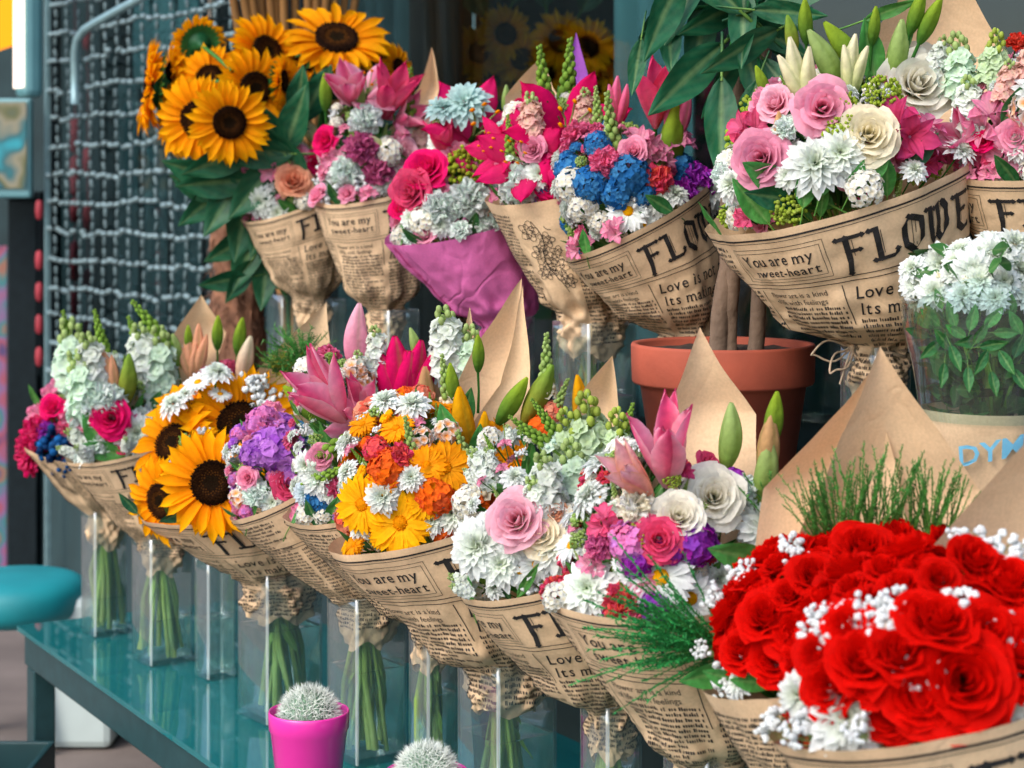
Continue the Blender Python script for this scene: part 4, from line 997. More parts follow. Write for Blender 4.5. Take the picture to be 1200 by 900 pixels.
bouquet('kraft bouquet of orange and yellow flowers with yellow lily buds', FRONT, (590, 782), rd(592), (500, 622), 112, 184, 0.03,
  'gerbY 422 592 74 -25 5; gerbY 466 615 80 -10 10; gerb 522 548 68; gerb 605 530 56; gerb 585 510 46; phlO 452 548 50; phlO 512 580 56; phlO 568 588 46; gerb 545 572 50; mum 552 606 48; mum 482 560 40; phlO 640 500 38; mum 448 582 50; mum 535 602 66 -5 15; mum 508 612 40; mum 414 622 34; gerb 500 545 50; gerbY 498 590 44; budY 545 492 82 -10; budY 562 510 60 12; budG 530 450 52 -6; budG 600 470 68 32; budO 630 462 80 26; budY 676 465 54 0; budG 560 414 46 0; leaf 546 480 56 14; leafB 524 500 60 -16; leafB 560 520 50 8; snaP 522 446 66 -8; snaP 552 545 92 -22; snaP 640 428 80 0; snaP 655 470 60 20; phlW 525 505 38; phlW 494 514 36; phlT 650 480 28; carnC 470 535 40; phlC 440 525 34; snaP 482 520 70 -14; gerb 450 562 40; phlT 575 560 40; phlO 530 625 36; gerbY 440 632 34; phlC 598 575 36; phlO 620 550 40; phlT 700 475 26; gerb 545 570 44',
  'gerb mum phlT gerbY phlO', 46, 44, 16, layout=LAYOUT, sp=0.92, fx=496, nst=18, rim=(14, 8), sheets=(((613, 329), (558, 408), (620, 440)), ((614, 335), (588, 450), (621, 430), dict(dd=.35, bulge=.01))), vw=120)
bouquet('kraft bouquet of pale green stock with a pink and cream rose at its front', FRONT, (712, 834), rd(712), (638, 672), 100, 195, 0.03,
  'stkL 690 510 110 -4; stkL 720 520 90 6; stkL 668 520 90 -8; stkM 672 560 100 -4; stkW 642 572 92 -10; stkM 705 560 90 4; stkW 628 590 70 -10; stkW 690 590 70 0; budO 708 568 66 12; roseB 606 610 78 -15 20; roseC 634 626 62; mum 560 642 84 -25 15; mum 584 664 66; mum 650 640 76; daisy 628 664 44; daisy 606 672 36; daisy 650 668 40; staW 664 604 46; staW 680 625 40; alsD 704 610 58; snaG 622 506 66 -50;  phlW 690 640 40; mum 555 662 40; snaG 640 490 60 -30; snaG 735 500 60 20; roseT 648 600 40; mum 600 645 40; gyp 620 690 40',
  'stkW staW mum', 24, 44, 17, layout=LAYOUT, sp=0.82, fx=588, nst=16, rim=(17, 11), sheets=(((718, 416), (684, 456), (726, 500)),), vw=76)
b8 = bouquet('kraft bouquet with one half open pink lily, daisies and purple phlox, left of the roses', FRONT, (835, 892), rd(835), (752, 706), 116, 205, 0.03,
  'tulP 780 545 124 -12 66; tulT 752 570 90 -50 40; roseW 836 582 76 0 20; roseW 795 606 60; roseK 772 632 64 0 15; carnW 870 575 56; budL 853 512 84 4; budL 894 550 86 8; budG 906 492 70 6; budT 900 525 84 4; mum 892 618 74; mum 850 600 50; staM 812 634 66; staM 784 645 40; staP 738 634 54; staM 744 656 46; mum 682 692 80 -25 20; daisy 776 678 86 -5 25; daisy 818 704 70 0 20; carnC 722 708 62; carnP 745 724 44; solD 748 632 36; daisy 735 650 32; daisy 738 672 34; daisy 728 660 28; carnK 745 592 56; alsH 708 612 50; staM 862 566 42; staM 925 572 40; leafB 866 652 84 -72 25 -.12; fernL 765 738 165 -74 14 -.05; fernL 800 735 140 -60 14 -.05; fernL 785 760 130 -82 14 -.05; fern 900 600 140 -28; fern 935 610 120 -12; carnM 700 640 40; alsP 690 660 40; roseP 760 690 36; mum 850 680 50; staW 840 715 40; carnC 765 742 40; staW 862 700 40; sol 788 560 24; staM 700 722 24; roseK 830 545 36; alsD 800 550 34; alsD 935 600 30; gyp 880 640 50',
  'mum staM carnC staW daisy', 44, 52, 18, layout=LAYOUT, sp=0.88, fx=796, nst=16, rim=(-1, 10), sheets=(((820, 386), (770, 506), (886, 482), dict(q=.72, bulge=.03)),), vw=112)
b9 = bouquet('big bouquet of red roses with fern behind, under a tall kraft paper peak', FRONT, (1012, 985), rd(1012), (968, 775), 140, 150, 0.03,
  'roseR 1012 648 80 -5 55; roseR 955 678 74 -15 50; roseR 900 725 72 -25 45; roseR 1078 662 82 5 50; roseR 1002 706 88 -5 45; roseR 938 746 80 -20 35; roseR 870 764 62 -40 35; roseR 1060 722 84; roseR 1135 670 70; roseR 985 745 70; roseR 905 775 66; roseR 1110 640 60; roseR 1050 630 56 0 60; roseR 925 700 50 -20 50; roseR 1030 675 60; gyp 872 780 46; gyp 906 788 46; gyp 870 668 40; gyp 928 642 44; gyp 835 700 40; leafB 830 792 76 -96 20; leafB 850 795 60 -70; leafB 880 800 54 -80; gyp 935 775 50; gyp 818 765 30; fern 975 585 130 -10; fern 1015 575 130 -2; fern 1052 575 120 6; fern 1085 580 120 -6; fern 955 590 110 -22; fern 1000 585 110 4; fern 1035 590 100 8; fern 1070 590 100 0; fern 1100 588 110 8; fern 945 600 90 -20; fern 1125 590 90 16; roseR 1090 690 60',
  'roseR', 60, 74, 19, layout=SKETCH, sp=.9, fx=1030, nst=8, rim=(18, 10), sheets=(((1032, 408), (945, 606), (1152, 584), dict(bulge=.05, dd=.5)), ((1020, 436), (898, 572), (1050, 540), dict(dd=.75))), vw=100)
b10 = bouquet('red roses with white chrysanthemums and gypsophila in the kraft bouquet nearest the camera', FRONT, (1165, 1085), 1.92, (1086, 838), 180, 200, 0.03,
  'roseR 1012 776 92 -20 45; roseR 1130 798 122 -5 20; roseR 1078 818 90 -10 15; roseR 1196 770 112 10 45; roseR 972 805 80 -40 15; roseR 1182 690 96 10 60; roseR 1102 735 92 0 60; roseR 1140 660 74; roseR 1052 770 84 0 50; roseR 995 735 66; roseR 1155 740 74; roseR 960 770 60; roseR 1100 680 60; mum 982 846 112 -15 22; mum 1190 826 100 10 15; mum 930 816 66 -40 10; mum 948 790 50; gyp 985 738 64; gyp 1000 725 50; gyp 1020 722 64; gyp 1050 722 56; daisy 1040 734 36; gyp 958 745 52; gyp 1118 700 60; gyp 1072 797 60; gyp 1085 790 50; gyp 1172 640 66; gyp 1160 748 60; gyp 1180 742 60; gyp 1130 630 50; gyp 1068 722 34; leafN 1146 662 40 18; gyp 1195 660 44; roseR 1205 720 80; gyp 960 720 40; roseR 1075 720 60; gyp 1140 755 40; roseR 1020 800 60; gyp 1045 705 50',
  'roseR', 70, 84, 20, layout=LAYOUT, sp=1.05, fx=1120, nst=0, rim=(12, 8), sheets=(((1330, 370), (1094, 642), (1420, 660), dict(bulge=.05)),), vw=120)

# ------------------------------------------------------------------ sunflower bunch at the far end of the back row
Ds = rd(338, .42); T = P(338, 352, Ds)
sroot = thing('sunflower_bunch', Vector((T.x, T.y, ZS)), 'unwrapped bunch of tall orange sunflowers with dark leaves in front of the metal grille', 'bouquet')
sb = Bouquet(T, P(300, 160, Ds - .04), 125*Ds/F, 110*Ds/F, 30, 0, 10); random.seed(99)
sb.flowers(sroot, 'sun 394 48 134 15 46 -.06; sun 355 72 92 10 30 .08; sun 246 92 92 -10 20 .08; sun 335 112 88 36 0 .06; sun 434 66 86 45 30; sun 466 80 64 60 10; sun 312 62 112 46 20 .05; sun 298 104 108 34 4 .02; sun 268 144 106 6 -10 -.05; sun 230 140 116 -24 -6 .02; sun 202 92 104 -70 10 .03; sun 178 102 120 -80 5; sun 205 140 100 -50 0 .05; sun 232 50 72 -150 20; sun 330 95 70 80 0; sun 196 150 84 -60 -10 .08')
for p, r in list(sb.used):
    mb = MB(); q = sb.T.lerp(p, .6) + Vector((0, .03, .03)); mb.tube([Vector((T.x, T.y, ZS + .02)), T, q, p + Vector((0, .03, -.02))], .0055, 7, K['green'], K['dgreen'])
    o = link('stem', mb.mesh('stem', M['leaf']), sroot); o.location = -sroot.location
sb.flowers(sroot, 'leafD 235 205 96 -70; leafD 240 240 80 -130; leafD 265 235 100 -150; leafD 285 260 100 -170; leafD 300 220 100 -140; leafD 290 300 90 -160; leafD 320 300 80 170; leafD 255 190 90 -110; leafD 330 180 90 -40; leafD 345 140 90 20; leafD 370 110 80 30; leafD 300 180 90 -90; leafD 270 290 70 -120; leafD 310 330 70 -175; leafD 330 250 90 160; leafD 345 220 80 150; leafD 280 330 60 -150; leafD 225 220 60 -60; leafD 350 110 70 10; leafD 380 90 60 40; leafD 250 215 90 -95; leafD 310 260 90 -160; budG 378 104 44 4; leafD 400 100 60 60; leafD 315 150 80 -30; leafD 262 330 60 -100')

# ------------------------------------------------------------------ vases
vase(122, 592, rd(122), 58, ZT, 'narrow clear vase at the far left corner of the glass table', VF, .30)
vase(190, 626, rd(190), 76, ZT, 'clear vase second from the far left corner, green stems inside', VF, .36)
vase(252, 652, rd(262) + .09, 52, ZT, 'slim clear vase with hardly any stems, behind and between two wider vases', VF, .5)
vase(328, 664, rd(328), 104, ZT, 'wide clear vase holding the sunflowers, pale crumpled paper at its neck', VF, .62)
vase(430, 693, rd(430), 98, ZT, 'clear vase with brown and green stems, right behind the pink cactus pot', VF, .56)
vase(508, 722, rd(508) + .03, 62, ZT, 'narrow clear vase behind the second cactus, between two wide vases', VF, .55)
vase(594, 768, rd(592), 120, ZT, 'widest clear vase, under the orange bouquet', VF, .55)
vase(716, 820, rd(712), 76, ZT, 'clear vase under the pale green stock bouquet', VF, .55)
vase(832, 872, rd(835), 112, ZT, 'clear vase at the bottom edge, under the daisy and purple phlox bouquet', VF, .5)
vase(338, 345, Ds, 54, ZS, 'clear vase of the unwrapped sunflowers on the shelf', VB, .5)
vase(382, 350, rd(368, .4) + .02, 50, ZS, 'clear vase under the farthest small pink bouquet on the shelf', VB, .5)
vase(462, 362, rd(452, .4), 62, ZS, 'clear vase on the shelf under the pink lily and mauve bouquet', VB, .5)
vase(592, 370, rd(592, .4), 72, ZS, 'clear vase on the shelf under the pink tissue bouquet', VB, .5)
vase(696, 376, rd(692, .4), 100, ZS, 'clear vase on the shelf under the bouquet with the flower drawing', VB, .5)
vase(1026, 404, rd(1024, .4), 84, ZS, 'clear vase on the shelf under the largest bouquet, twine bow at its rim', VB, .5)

# ------------------------------------------------------------------ cacti on the table
def cactus(px, top, D, wpx, label, spine_n, tall):
    c = P(px, HY, D); c.z = ZT; r = wpx*D/F*.5; zt = CH - (top - HY)*D/F; root = thing('potted_cactus', c, label, 'cactus', 'cacti in pink pots')
    rz = zt - ZT - r*tall; mb = MB()
    mb.lathe([(0, 0), (r*.66, 0), (r*.70, .004), (r*.955, rz - .028), (r*.99, rz - .025), (r*1.0, rz - .002), (r*.985, rz), (r*.955, rz), (r*.94, rz - .003), (r*.90, rz - .02), (0, rz - .02)], 56)
    link('plant_pot', mb.mesh('plant_pot', M['pinkplastic']), root)
    s = MB(); s.lathe([(0, rz - .012), (r*.91, rz - .014)], 30); link('soil', s.mesh('soil', M['soil']), root)
    br = r*.70; bc = Vector((0, 0, rz + r*tall - br)); b = MB(); rows = []
    for i in range(15):
        a = PI*i/14; rows.append([bc + Vector((math.sin(a)*math.cos(t*2*PI/72), math.sin(a)*math.sin(t*2*PI/72), -math.cos(a)*.95))*br*(.93 + .05*math.cos(t*2*PI/72*18)) for t in range(72)])
    b.grid(rows, None, True); bo = link('cactus_body', b.mesh('cactus_body', M['cactus']), root)
    q = MB()
    for i in range(spine_n):
        z = 1 - 1.55*(i + .5)/spine_n; a = i*2.39996; s_ = math.sqrt(max(0, 1 - z*z)); d = Vector((s_*math.cos(a), s_*math.sin(a), z)); p = bc + d*br*.93
        for k in range(6):
            e = (d + Vector((random.gauss(0, .6), random.gauss(0, .6), random.gauss(0, .6)))).normalized()*br*random.uniform(.18, .38); w = e.cross(Vector((random.gauss(0, 1), random.gauss(0, 1), .4))).normalized()*.0007
            q.add([p - w, p + w, p + e], [(0, 1, 2)])
    link('spines', q.mesh('spines', M['spine'], False), bo)
cactus(362, 806, 2.72, 95, 'round spiny cactus in a glossy pink pot on the table, the one whose pot shows', 520, .55)
cactus(500, 873, 2.40, 98, 'round white-spined cactus of which only the top shows at the bottom edge', 520, .62)

# ------------------------------------------------------------------ potted tree
pc = P(847, HY, 2.85); pc.z = ZS; R = .138; zr = CH - (402 - HY)*2.85/F - ZS
tree = thing('potted_tree', pc, 'potted tree with twisted grey trunks and large dark leaves in a terracotta pot', 'potted plant')
mb = MB(); mb.lathe([(0, 0), (R*.70, 0), (R*.72, .004), (R*.91, zr - .062), (R*.985, zr - .060), (R, zr - .056), (R*1.01, zr - .004), (R, zr), (R*.95, zr), (R*.93, zr - .004), (R*.91, zr - .03), (0, zr - .03)], 64)
link('plant_pot', mb.mesh('plant_pot', M['terra']), tree)
mb = MB(); rows = []
for i in range(12):
    rows.append([Vector((R*.92*i/11*math.cos(k*PI/20), R*.92*i/11*math.sin(k*PI/20), zr - .012 + .006*noise.noise(Vector((i*.9, k*.7, 0))))) for k in range(40)])
mb.grid(rows, None, True); link('soil', mb.mesh('soil', M['soil']), tree)
for k, (x0, x1, y1, w) in enumerate(((-.022, .0, 30, .0135), (.012, .045, 20, .012), (.050, .02, 40, .011), (-.002, -.03, 60, .010))):
    mb = MB(); pts = []; top = P(880 + x1*400, y1, 2.86) - pc
    for i in range(15):
        t = i/14; a = 3.2*t + k*2.1; q = Vector((x0, -.01, zr - .03)).lerp(top, t)
        pts.append(q + Vector((.012*math.cos(a), .012*math.sin(a), 0))*(1 - .3*t) + Vector((noise.noise(Vector((k, t*5, 0)))*.01, 0, 0)))
    mb.tube(pts, [w*(1.15 - .35*i/14) for i in range(15)], 12); link('trunk', mb.mesh('trunk', M['bark']), tree)
random.seed(41)
crown = P(882, 8, 2.84)
def tleaf(px, py, size, ang, tilt=15, D=2.75, k='leafT', hint=(0, 1, .35)):
    p = P(px, py, D); hint = (random.uniform(-.5, .5), 1, random.uniform(-.1, .7)); a, tl = math.radians(ang + random.uniform(-12, 12)), math.radians(tilt + random.uniform(-10, 20)); d = Vector((math.sin(a)*math.cos(tl), -math.sin(tl), math.cos(a)*math.cos(tl))); s = size*D/F
    put(tree, k, p - d*s*.5, d, s, hint=Vector(hint))
    mb = MB(); f = p - d*s*.55 - pc; c = crown - pc
    mb.tube([c, c.lerp(f, .5) + Vector((0, 0, .02)), f], .0028, 5, K['green'], K['dgreen']); link('leaf_stalk', mb.mesh('leaf_stalk', M['leaf']), tree)
for a in ((778, 20, 130, 195, 15), (805, 92, 150, -140, 20), (868, 60, 120, -112, 10), (845, 150, 130, 188, 5), (905, 40, 110, 120, 10), (800, 5, 120, -150, 5), (885, 95, 100, 165, 12), (746, 78, 70, -168, 8), (925, 15, 90, 95, 10), (820, 45, 120, -160, 8), (838, 20, 120, -125, 8), (860, 5, 110, -100, 5), (900, 12, 120, 110, 5), (760, 40, 90, -150, 10), (875, 130, 80, -170, 0), (925, 60, 90, 140, 8), (848, 95, 110, -150, 10), (915, 95, 80, 155, 8), (785, 50, 90, 170, 10), (945, -10, 110, 80, 8), (870, -30, 140, 10, 8), (820, -30, 140, -60, 8), (905, -30, 140, 50, 8), (870, 30, 110, -170, 14)):
    tleaf(*a, D=2.75 + random.uniform(-.06, .06))

# ------------------------------------------------------------------ potted white chrysanthemums in a clear sleeve
cc = P(1158, HY, 2.40); cc.z = ZS
cp = thing('potted_chrysanthemum', cc, 'potted white chrysanthemums in a clear plastic sleeve with pale blue lettering', 'potted plant')
cb = Bouquet(P(1165, 520, 2.40), P(1150, 440, 2.38), 84*2.4/F, 150*2.4/F, 50, 0, 5); random.seed(50)
cb.flowers(cp, 'mum 1074 334 48 -30 20; mum 1096 342 52 -20 10; mum 1130 346 46; mum 1166 350 44; mum 1204 346 56; mum 1070 316 44 -40 30; mum 1148 330 56; mum 1104 312 68 -25 25; mum 1140 318 64 -10 15; mum 1166 300 66 0 30; mum 1194 318 62; mum 1128 296 52; mum 1188 288 56; mumY 1100 332 36; mumY 1136 334 34; mumY 1076 350 34; mum 1120 322 44; mum 1160 285 50; mum 1210 300 60; mum 1086 322 40; mum 1176 330 46; mum 1150 300 48; mum 1120 308 44; mum 1205 335 50; leafB 1090 372 33 -50; leafB 1115 368 34 -20; leafB 1140 372 34 10; leafB 1165 372 34 40; leafB 1190 378 34 -30; leaf 1075 390 33 -70; leaf 1105 398 35 -40; leaf 1135 400 37 -100; leaf 1165 404 35 80; leaf 1195 404 35 20; leafB 1120 388 31 -60; leafB 1150 390 32 30; leafB 1180 390 32 90; leaf 1090 410 34 -130; leaf 1120 420 34 160; leaf 1150 425 34 -150; leaf 1180 425 34 150; leafB 1100 350 27 -20; leafB 1150 350 31 0; leafB 1125 352 28 15; leafB 1185 356 31 -10; leafB 1170 355 28 20; leaf 1105 440 31 -170; leaf 1135 445 31 180; leaf 1165 450 31 170; leaf 1195 445 31 150; leaf 1210 380 37 30; leafB 1080 375 27 -40')
cb.foliage(cp, 0, 'dgreen')
def sleeve(z0, z1, mat, nm, off=0., n=72):
    mb = MB(); rows = []
    for i in range(16):
        z = z0 + (z1 - z0)*i/15; t = max(0, (z - .0)/.30); r = .052 + .050*t; rows.append([])
        for k in range(n):
            a = 2*PI*k/n; rr = r*(1 + .02*math.sin(5*a + z*20)) + off + .004*noise.noise(Vector((math.cos(a)*2.2, math.sin(a)*2.2, z*14)))
            zz = z + (.018*math.sin(3*a + 1) if i == 15 and z1 > .3 else 0)
            rows[-1].append(Vector((rr*math.cos(a) + .0 , rr*math.sin(a), zz)))
    mb.grid(rows, None, True); return link(nm, mb.mesh(nm, mat), cp)
mb = MB(); lf = k_leaf(0, K['fern'], .7, .9, K['dgreen'])[1]
for i in range(420):
    z = random.uniform(.14, .40); a = random.uniform(0, 6.283); r = (.050 + .05*z/.30)*math.sqrt(random.random())*.94; s_ = random.uniform(.022, .040)
    d = Vector((math.cos(a) + random.gauss(0, .5), math.sin(a) + random.gauss(0, .5), random.uniform(-.3, .9))).normalized()
    Mx = Matrix.Translation(Vector((r*math.cos(a), r*math.sin(a), z)) - d*s_*.6) @ frame_z(d) @ rotz(random.uniform(0, 6)) @ Matrix.Scale(s_, 4)
    k = random.uniform(.35, .85); mb.add([Mx @ Vector(v) for v in lf.v], lf.f, [tuple(x*k for x in c) for c in lf.c])
link('lower_foliage', mb.mesh('lower_foliage', M['leaf']), cp)
sleeve(.18, .345, M['cello'], 'plastic_sleeve', .003)
sleeve(.0, .192, M['paper'], 'paper_band')
mb = MB(); mb.lathe([(0, .0), (.042, 0), (.055, .09), (.058, .16), (.052, .16), (.05, .14), (0, .14)], 32); link('plant_pot', mb.mesh('plant_pot', M['asphaltdark']), cp)
mb = MB(); mb.lathe([(0, .150), (.052, .148)], 24); link('soil', mb.mesh('soil', M['soil']), cp)
ink = MB()
for poly in text_polys('DYMA', .036, -.055, .0, 0, .0006):
    vs = []
    for x, d in poly:
        a = -PI/2 + x/.078; z = .140 - d + x*.25; r = .052 + .050*max(0, z/.30) + .0085
        vs.append(Vector((r*math.cos(a), r*math.sin(a), z)))
    ink.add(vs, [tuple(range(len(vs)))])
link('printed_letters', ink.mesh('printed_letters', M['bluepaint'], False), cp)
# ------------------------------------------------------------------ table, shelf and shop front
RF = Matrix(((.582, .813, 0, P0.x), (-.813, .582, 0, P0.y), (0, 0, 1, 0), (0, 0, 0, 1)))   # x = -s, y = n
def rowbox(mb, s0, s1, n0, n1, z0, z1): mb.box((-s1, n0, z0), (-s0, n1, z1), RF)
def one(name, mb, mat, label=None, cat=None, group=None, parent=None, smooth=False, bev=0, kind=None):
    o = link(name, mb.mesh(name, mat, smooth), parent)
    if parent is not None: o.location = -parent.location
    if label: tag(o, label, cat, group, kind)
    if bev: bevel(o, bev)
    return o
A = Vector((-1.034, 3.92, 0)); TD = Vector((.508, -.861, 0)); TE = Vector((.861, .508, 0))
TM = Matrix(((TD.x, TE.x, 0, A.x), (TD.y, TE.y, 0, A.y), (0, 0, 1, 0), (0, 0, 0, 1)))
tb = thing('glass_table', A, 'long low table with a teal glass top on a dark green steel frame', 'table')
mb = MB(); mb.box((0, 0, ZT - .010), (3.1, .56, ZT), TM); one('glass_top', mb, M['tableglass'], parent=tb)
mb = MB(); Lf = 3.1
mb.box((.012, .012, ZT - .080), (Lf, .050, ZT - .0125), TM); mb.box((.012, .51, ZT - .080), (Lf, .548, ZT - .0125), TM)
mb.box((.012, .052, ZT - .078), (.050, .508, ZT - .0125), TM); mb.box((1.5, .052, ZT - .07), (1.54, .508, ZT - .0125), TM)
one('steel_frame', mb, M['steel'], parent=tb, bev=.004)
for x in (.016, 1.5, 2.9):
    for y in (.016, .50):
        mb = MB(); mb.box((x, y, 0), (x + .052, y + .046, ZT - .082), TM); one('leg', mb, M['steel'], parent=tb, bev=.004)
mb = MB(); mb.box((.0, .0, ZT + .0008), (3.1, .004, ZT + .0018), TM)

sh = thing('wall_shelf', row(.4, .75, ZS), 'dark wall shelf carrying the back row of bouquets', 'shelf')
mb = MB(); rowbox(mb, -1.3, 1.78, .20, .745, ZS - .028, ZS - .001); one('shelf_board', mb, M['shelf'], parent=sh, bev=.004)
for s in (-.9, .25, 1.4):
    mb = MB(); rowbox(mb, s, s + .03, .30, .74, ZS - .06, ZS - .031); rowbox(mb, s, s + .03, .70, .742, ZS - .36, ZS - .063); one('bracket', mb, M['dark'], parent=sh, bev=.003)

mb = MB(); mb.box((-40, -14, -.2), (40, 60, 0)); one('pavement', mb, M['ground'], kind='structure')
wall = thing('shop_front', row(1, .9, 0), 'dark teal shop front behind the flowers, wall below and above the glass', 'building')
mb = MB(); rowbox(mb, -3, 3.72, .76, .98, 0, .80); one('lower_wall', mb, M['wallpaint'], parent=wall)
mb = MB(); rowbox(mb, -3, 3.72, .76, .98, 2.55, 3.6); one('fascia', mb, M['wallpaint'], parent=wall)
mb = MB(); rowbox(mb, -3, 3.72, 2.5, 2.6, 0, 3.6); rowbox(mb, 3.725, 3.8, .98, 2.5, 0, 3.6); rowbox(mb, -3.1, -3.003, .98, 2.5, 0, 3.6); one('inner_wall', mb, M['wallpaint'], parent=wall)
mb = MB(); rowbox(mb, -3, 3.72, .985, 2.495, 2.56, 2.62); one('inner_ceiling', mb, M['wallpaint'], parent=wall)
win = thing('shop_window', row(1, .78, .8), 'large shop window pane behind the back row of bouquets', 'window')
mb = MB(); rowbox(mb, -3, 3.70, .800, .806, .803, 2.547); one('window_pane', mb, M['pane'], parent=win)
mb = MB()
for s in (-1.6, 2.02, 3.69): rowbox(mb, s - .02, s + .02, .785, .825, .803, 2.547)
one('window_frame', mb, M['dark'], parent=win, bev=.003)

def s_at(px, n):
    q = P0 + NB*n; a = (px - 600)/F; return (q.x - a*q.y)/(.582 + .813*a)
def drape(name, px0, px1, n, z0, z1, amp, folds, mat, label, group=None, wob=0.):
    s0, s1 = s_at(px1, n), s_at(px0, n); mb = MB(); rows = []
    for i in range(20):
        z = z0 + (z1 - z0)*i/19; r = []
        for j in range(folds*10 + 1):
            t = j/(folds*10); w = math.sin(t*folds*2*PI)
            r.append(row(s0 + (s1 - s0)*t + wob*math.sin(z*13 + t*3), n + amp*w*(1 + .3*math.sin(t*17 + z)), z))
        rows.append(r)
    mb.grid(rows); o = one(name, mb, mat, label, 'curtain', group, smooth=True)
    m = o.modifiers.new('thick', 'SOLIDIFY'); m.thickness = .003
for i, (a, b, mt, lb) in enumerate(((140, 162, 'drape', 'grey curtain strip furthest left behind the grille'), (170, 196, 'drape', 'grey curtain strip second from the left behind the grille'), (204, 236, 'drape', 'grey curtain strip in the middle behind the grille'), (244, 275, 'drape', 'grey curtain strip behind the grille, beside the shaggy log'), (283, 322, 'drape', 'grey curtain strip behind the sunflower leaves'))):
    drape('curtain_strip', a, b, .98, .82, 1.72, .012, 2, M[mt], lb, 'curtain strips behind the grille')
for a, b, lb in ((158, 176, 'pale teal hanging strip at the top, left of the sunflowers'), (180, 205, 'pale teal hanging strip at the top, above the edge-on sunflower'), (210, 232, 'pale teal hanging strip at the top, over the back-turned sunflower')):
    drape('hanging_strip', a, b, .90, 1.68, 2.5, .008, 1, M['drapepale'], lb, 'pale strips hanging above the curtain', .012)
drape('curtain', 400, 482, 1.1, .85, 2.5, .02, 5, M['drape'], 'grey blue pleated curtain inside the window, above the pink lilies')
drape('curtain', 484, 536, 1.05, .85, 2.5, .025, 3, M['drapebrown'], 'brown curtain inside the window, right of the grey one')
drape('curtain', 722, 812, 1.15, .85, 2.5, .02, 3, M['drapepale'], 'pale blue curtain standing for sky reflected in the window, left of the potted tree')  # added sheet, its pale tone stands for reflected sky
# flowers added inside the shop to stand for flowers reflected in the glass
ind = thing('sunflower_bunch', P(630, 150, 4.5), 'sunflowers inside the shop standing for flowers reflected in the window glass', 'bouquet'); ind.location.z = .9
random.seed(77)
for px, py, sz in ((560, 62, 70), (592, 40, 74), (612, 70, 76), (655, 48, 78), (640, 86, 60), (688, 55, 76), (712, 80, 66), (575, 95, 60), (700, 100, 60)):
    put(ind, 'sun', P(px, py, 4.9), Vector((random.uniform(-.5, .4), -1, random.uniform(0, .5))), sz*4.9/F)
for px, py, sz, a in ((570, 20, 90, -30), (600, 5, 90, 20), (640, 10, 90, -10), (560, 120, 100, 200), (600, 125, 110, 170), (660, 125, 100, 190), (700, 135, 100, 160), (625, 120, 90, 185), (680, 15, 80, 30)):
    d = Vector((math.sin(math.radians(a)), -.2, math.cos(math.radians(a)))); put(ind, 'leafD', P(px, py, 5.0), d, sz*5.0/F, hint=Vector((0, 1, .2)))
mb = MB(); c0 = P(632, 230, 5.05)
for i in range(9): mb.tube([Vector((c0.x, c0.y, .9)), P(560 + i*18, 100, 5.0)], .006, 6, K['green'])
one('stems', mb, M['leaf'], parent=ind)
mb = MB(); mb.lathe([(0, 0), (.09, 0), (.11, .22), (.10, .22), (.085, .02), (0, .02)], 30, Matrix.Translation((c0.x, c0.y, .80))); one('bucket', mb, M['asphaltdark'], parent=ind, smooth=True)
mb = MB(); rowbox(mb, -1.5, 2.0, 1.02, 1.85, .74, .795); one('display_ledge', mb, M['shelf'], 'dark ledge inside the shop window under the stand-in sunflowers', 'ledge')

# ------------------------------------------------------------------ grille of galvanised links
wb = MB()
gr = thing('security_grille', row(2.9, .70, .8), 'rolled down security grille of galvanised links over the left of the window', 'grille')
mb = MB(); rnd = random.Random(8)
def link_bar(mb, c, d, L, r):
    a = c - d*L*.5; b = c + d*L*.5; mb.tube([a, a.lerp(b, .15), a.lerp(b, .5), a.lerp(b, .85), b], [r*.55, r, r*1.05, r, r*.55], 7)
scol = [2.12 + i*.092 for i in range(15)]; zrow = [.62 + j*.088 for j in range(16)]
for j, z in enumerate(zrow):
    for i, s in enumerate(scol):
        sag = .005*math.sin(i*.9 + j) + rnd.gauss(0, .003)
        for h in (0, 1):
            link_bar(mb, row(s + h*.046, .70 + rnd.gauss(0, .004), z + sag + rnd.gauss(0, .002)), (U + UP*rnd.gauss(0, .12)).normalized(), .031, .0078)
        for h in range(2):
            link_bar(wb, row(s + .010*math.sin(j + i), .70, z + .044 + (h - .5)*.034 + sag), (UP + U*rnd.gauss(0, .25)).normalized(), .026, .0054)
nf = len(mb.f); mb.add(wb.v, wb.f); cm = one('chain_mesh', mb, M['chain'], parent=gr, smooth=True)
cm.data.materials.append(M['wire'])
for p_ in cm.data.polygons:
    if p_.index >= nf: p_.material_index = 1
mb = MB(); sg_ = s_at(53, .69); rowbox(mb, sg_ - .006, sg_ + .006, .69, .705, 0, 2.54); one('guide_rail', mb, M['pipe'], parent=gr)
mb = MB(); pts = [P(88, 122, 5.35), P(88, 95, 5.35), P(88, 62, 5.35), P(91, 46, 5.33), P(99, 35, 5.3), P(112, 27, 5.27), P(135, 14, 5.22), P(165, -2, 5.15), P(230, -40, 5.0)]
mb.tube(pts, .0125, 12); one('bent_pipe', mb, M['pipe'], 'pale bent metal pipe in front of the top of the grille', 'pipe', smooth=True)
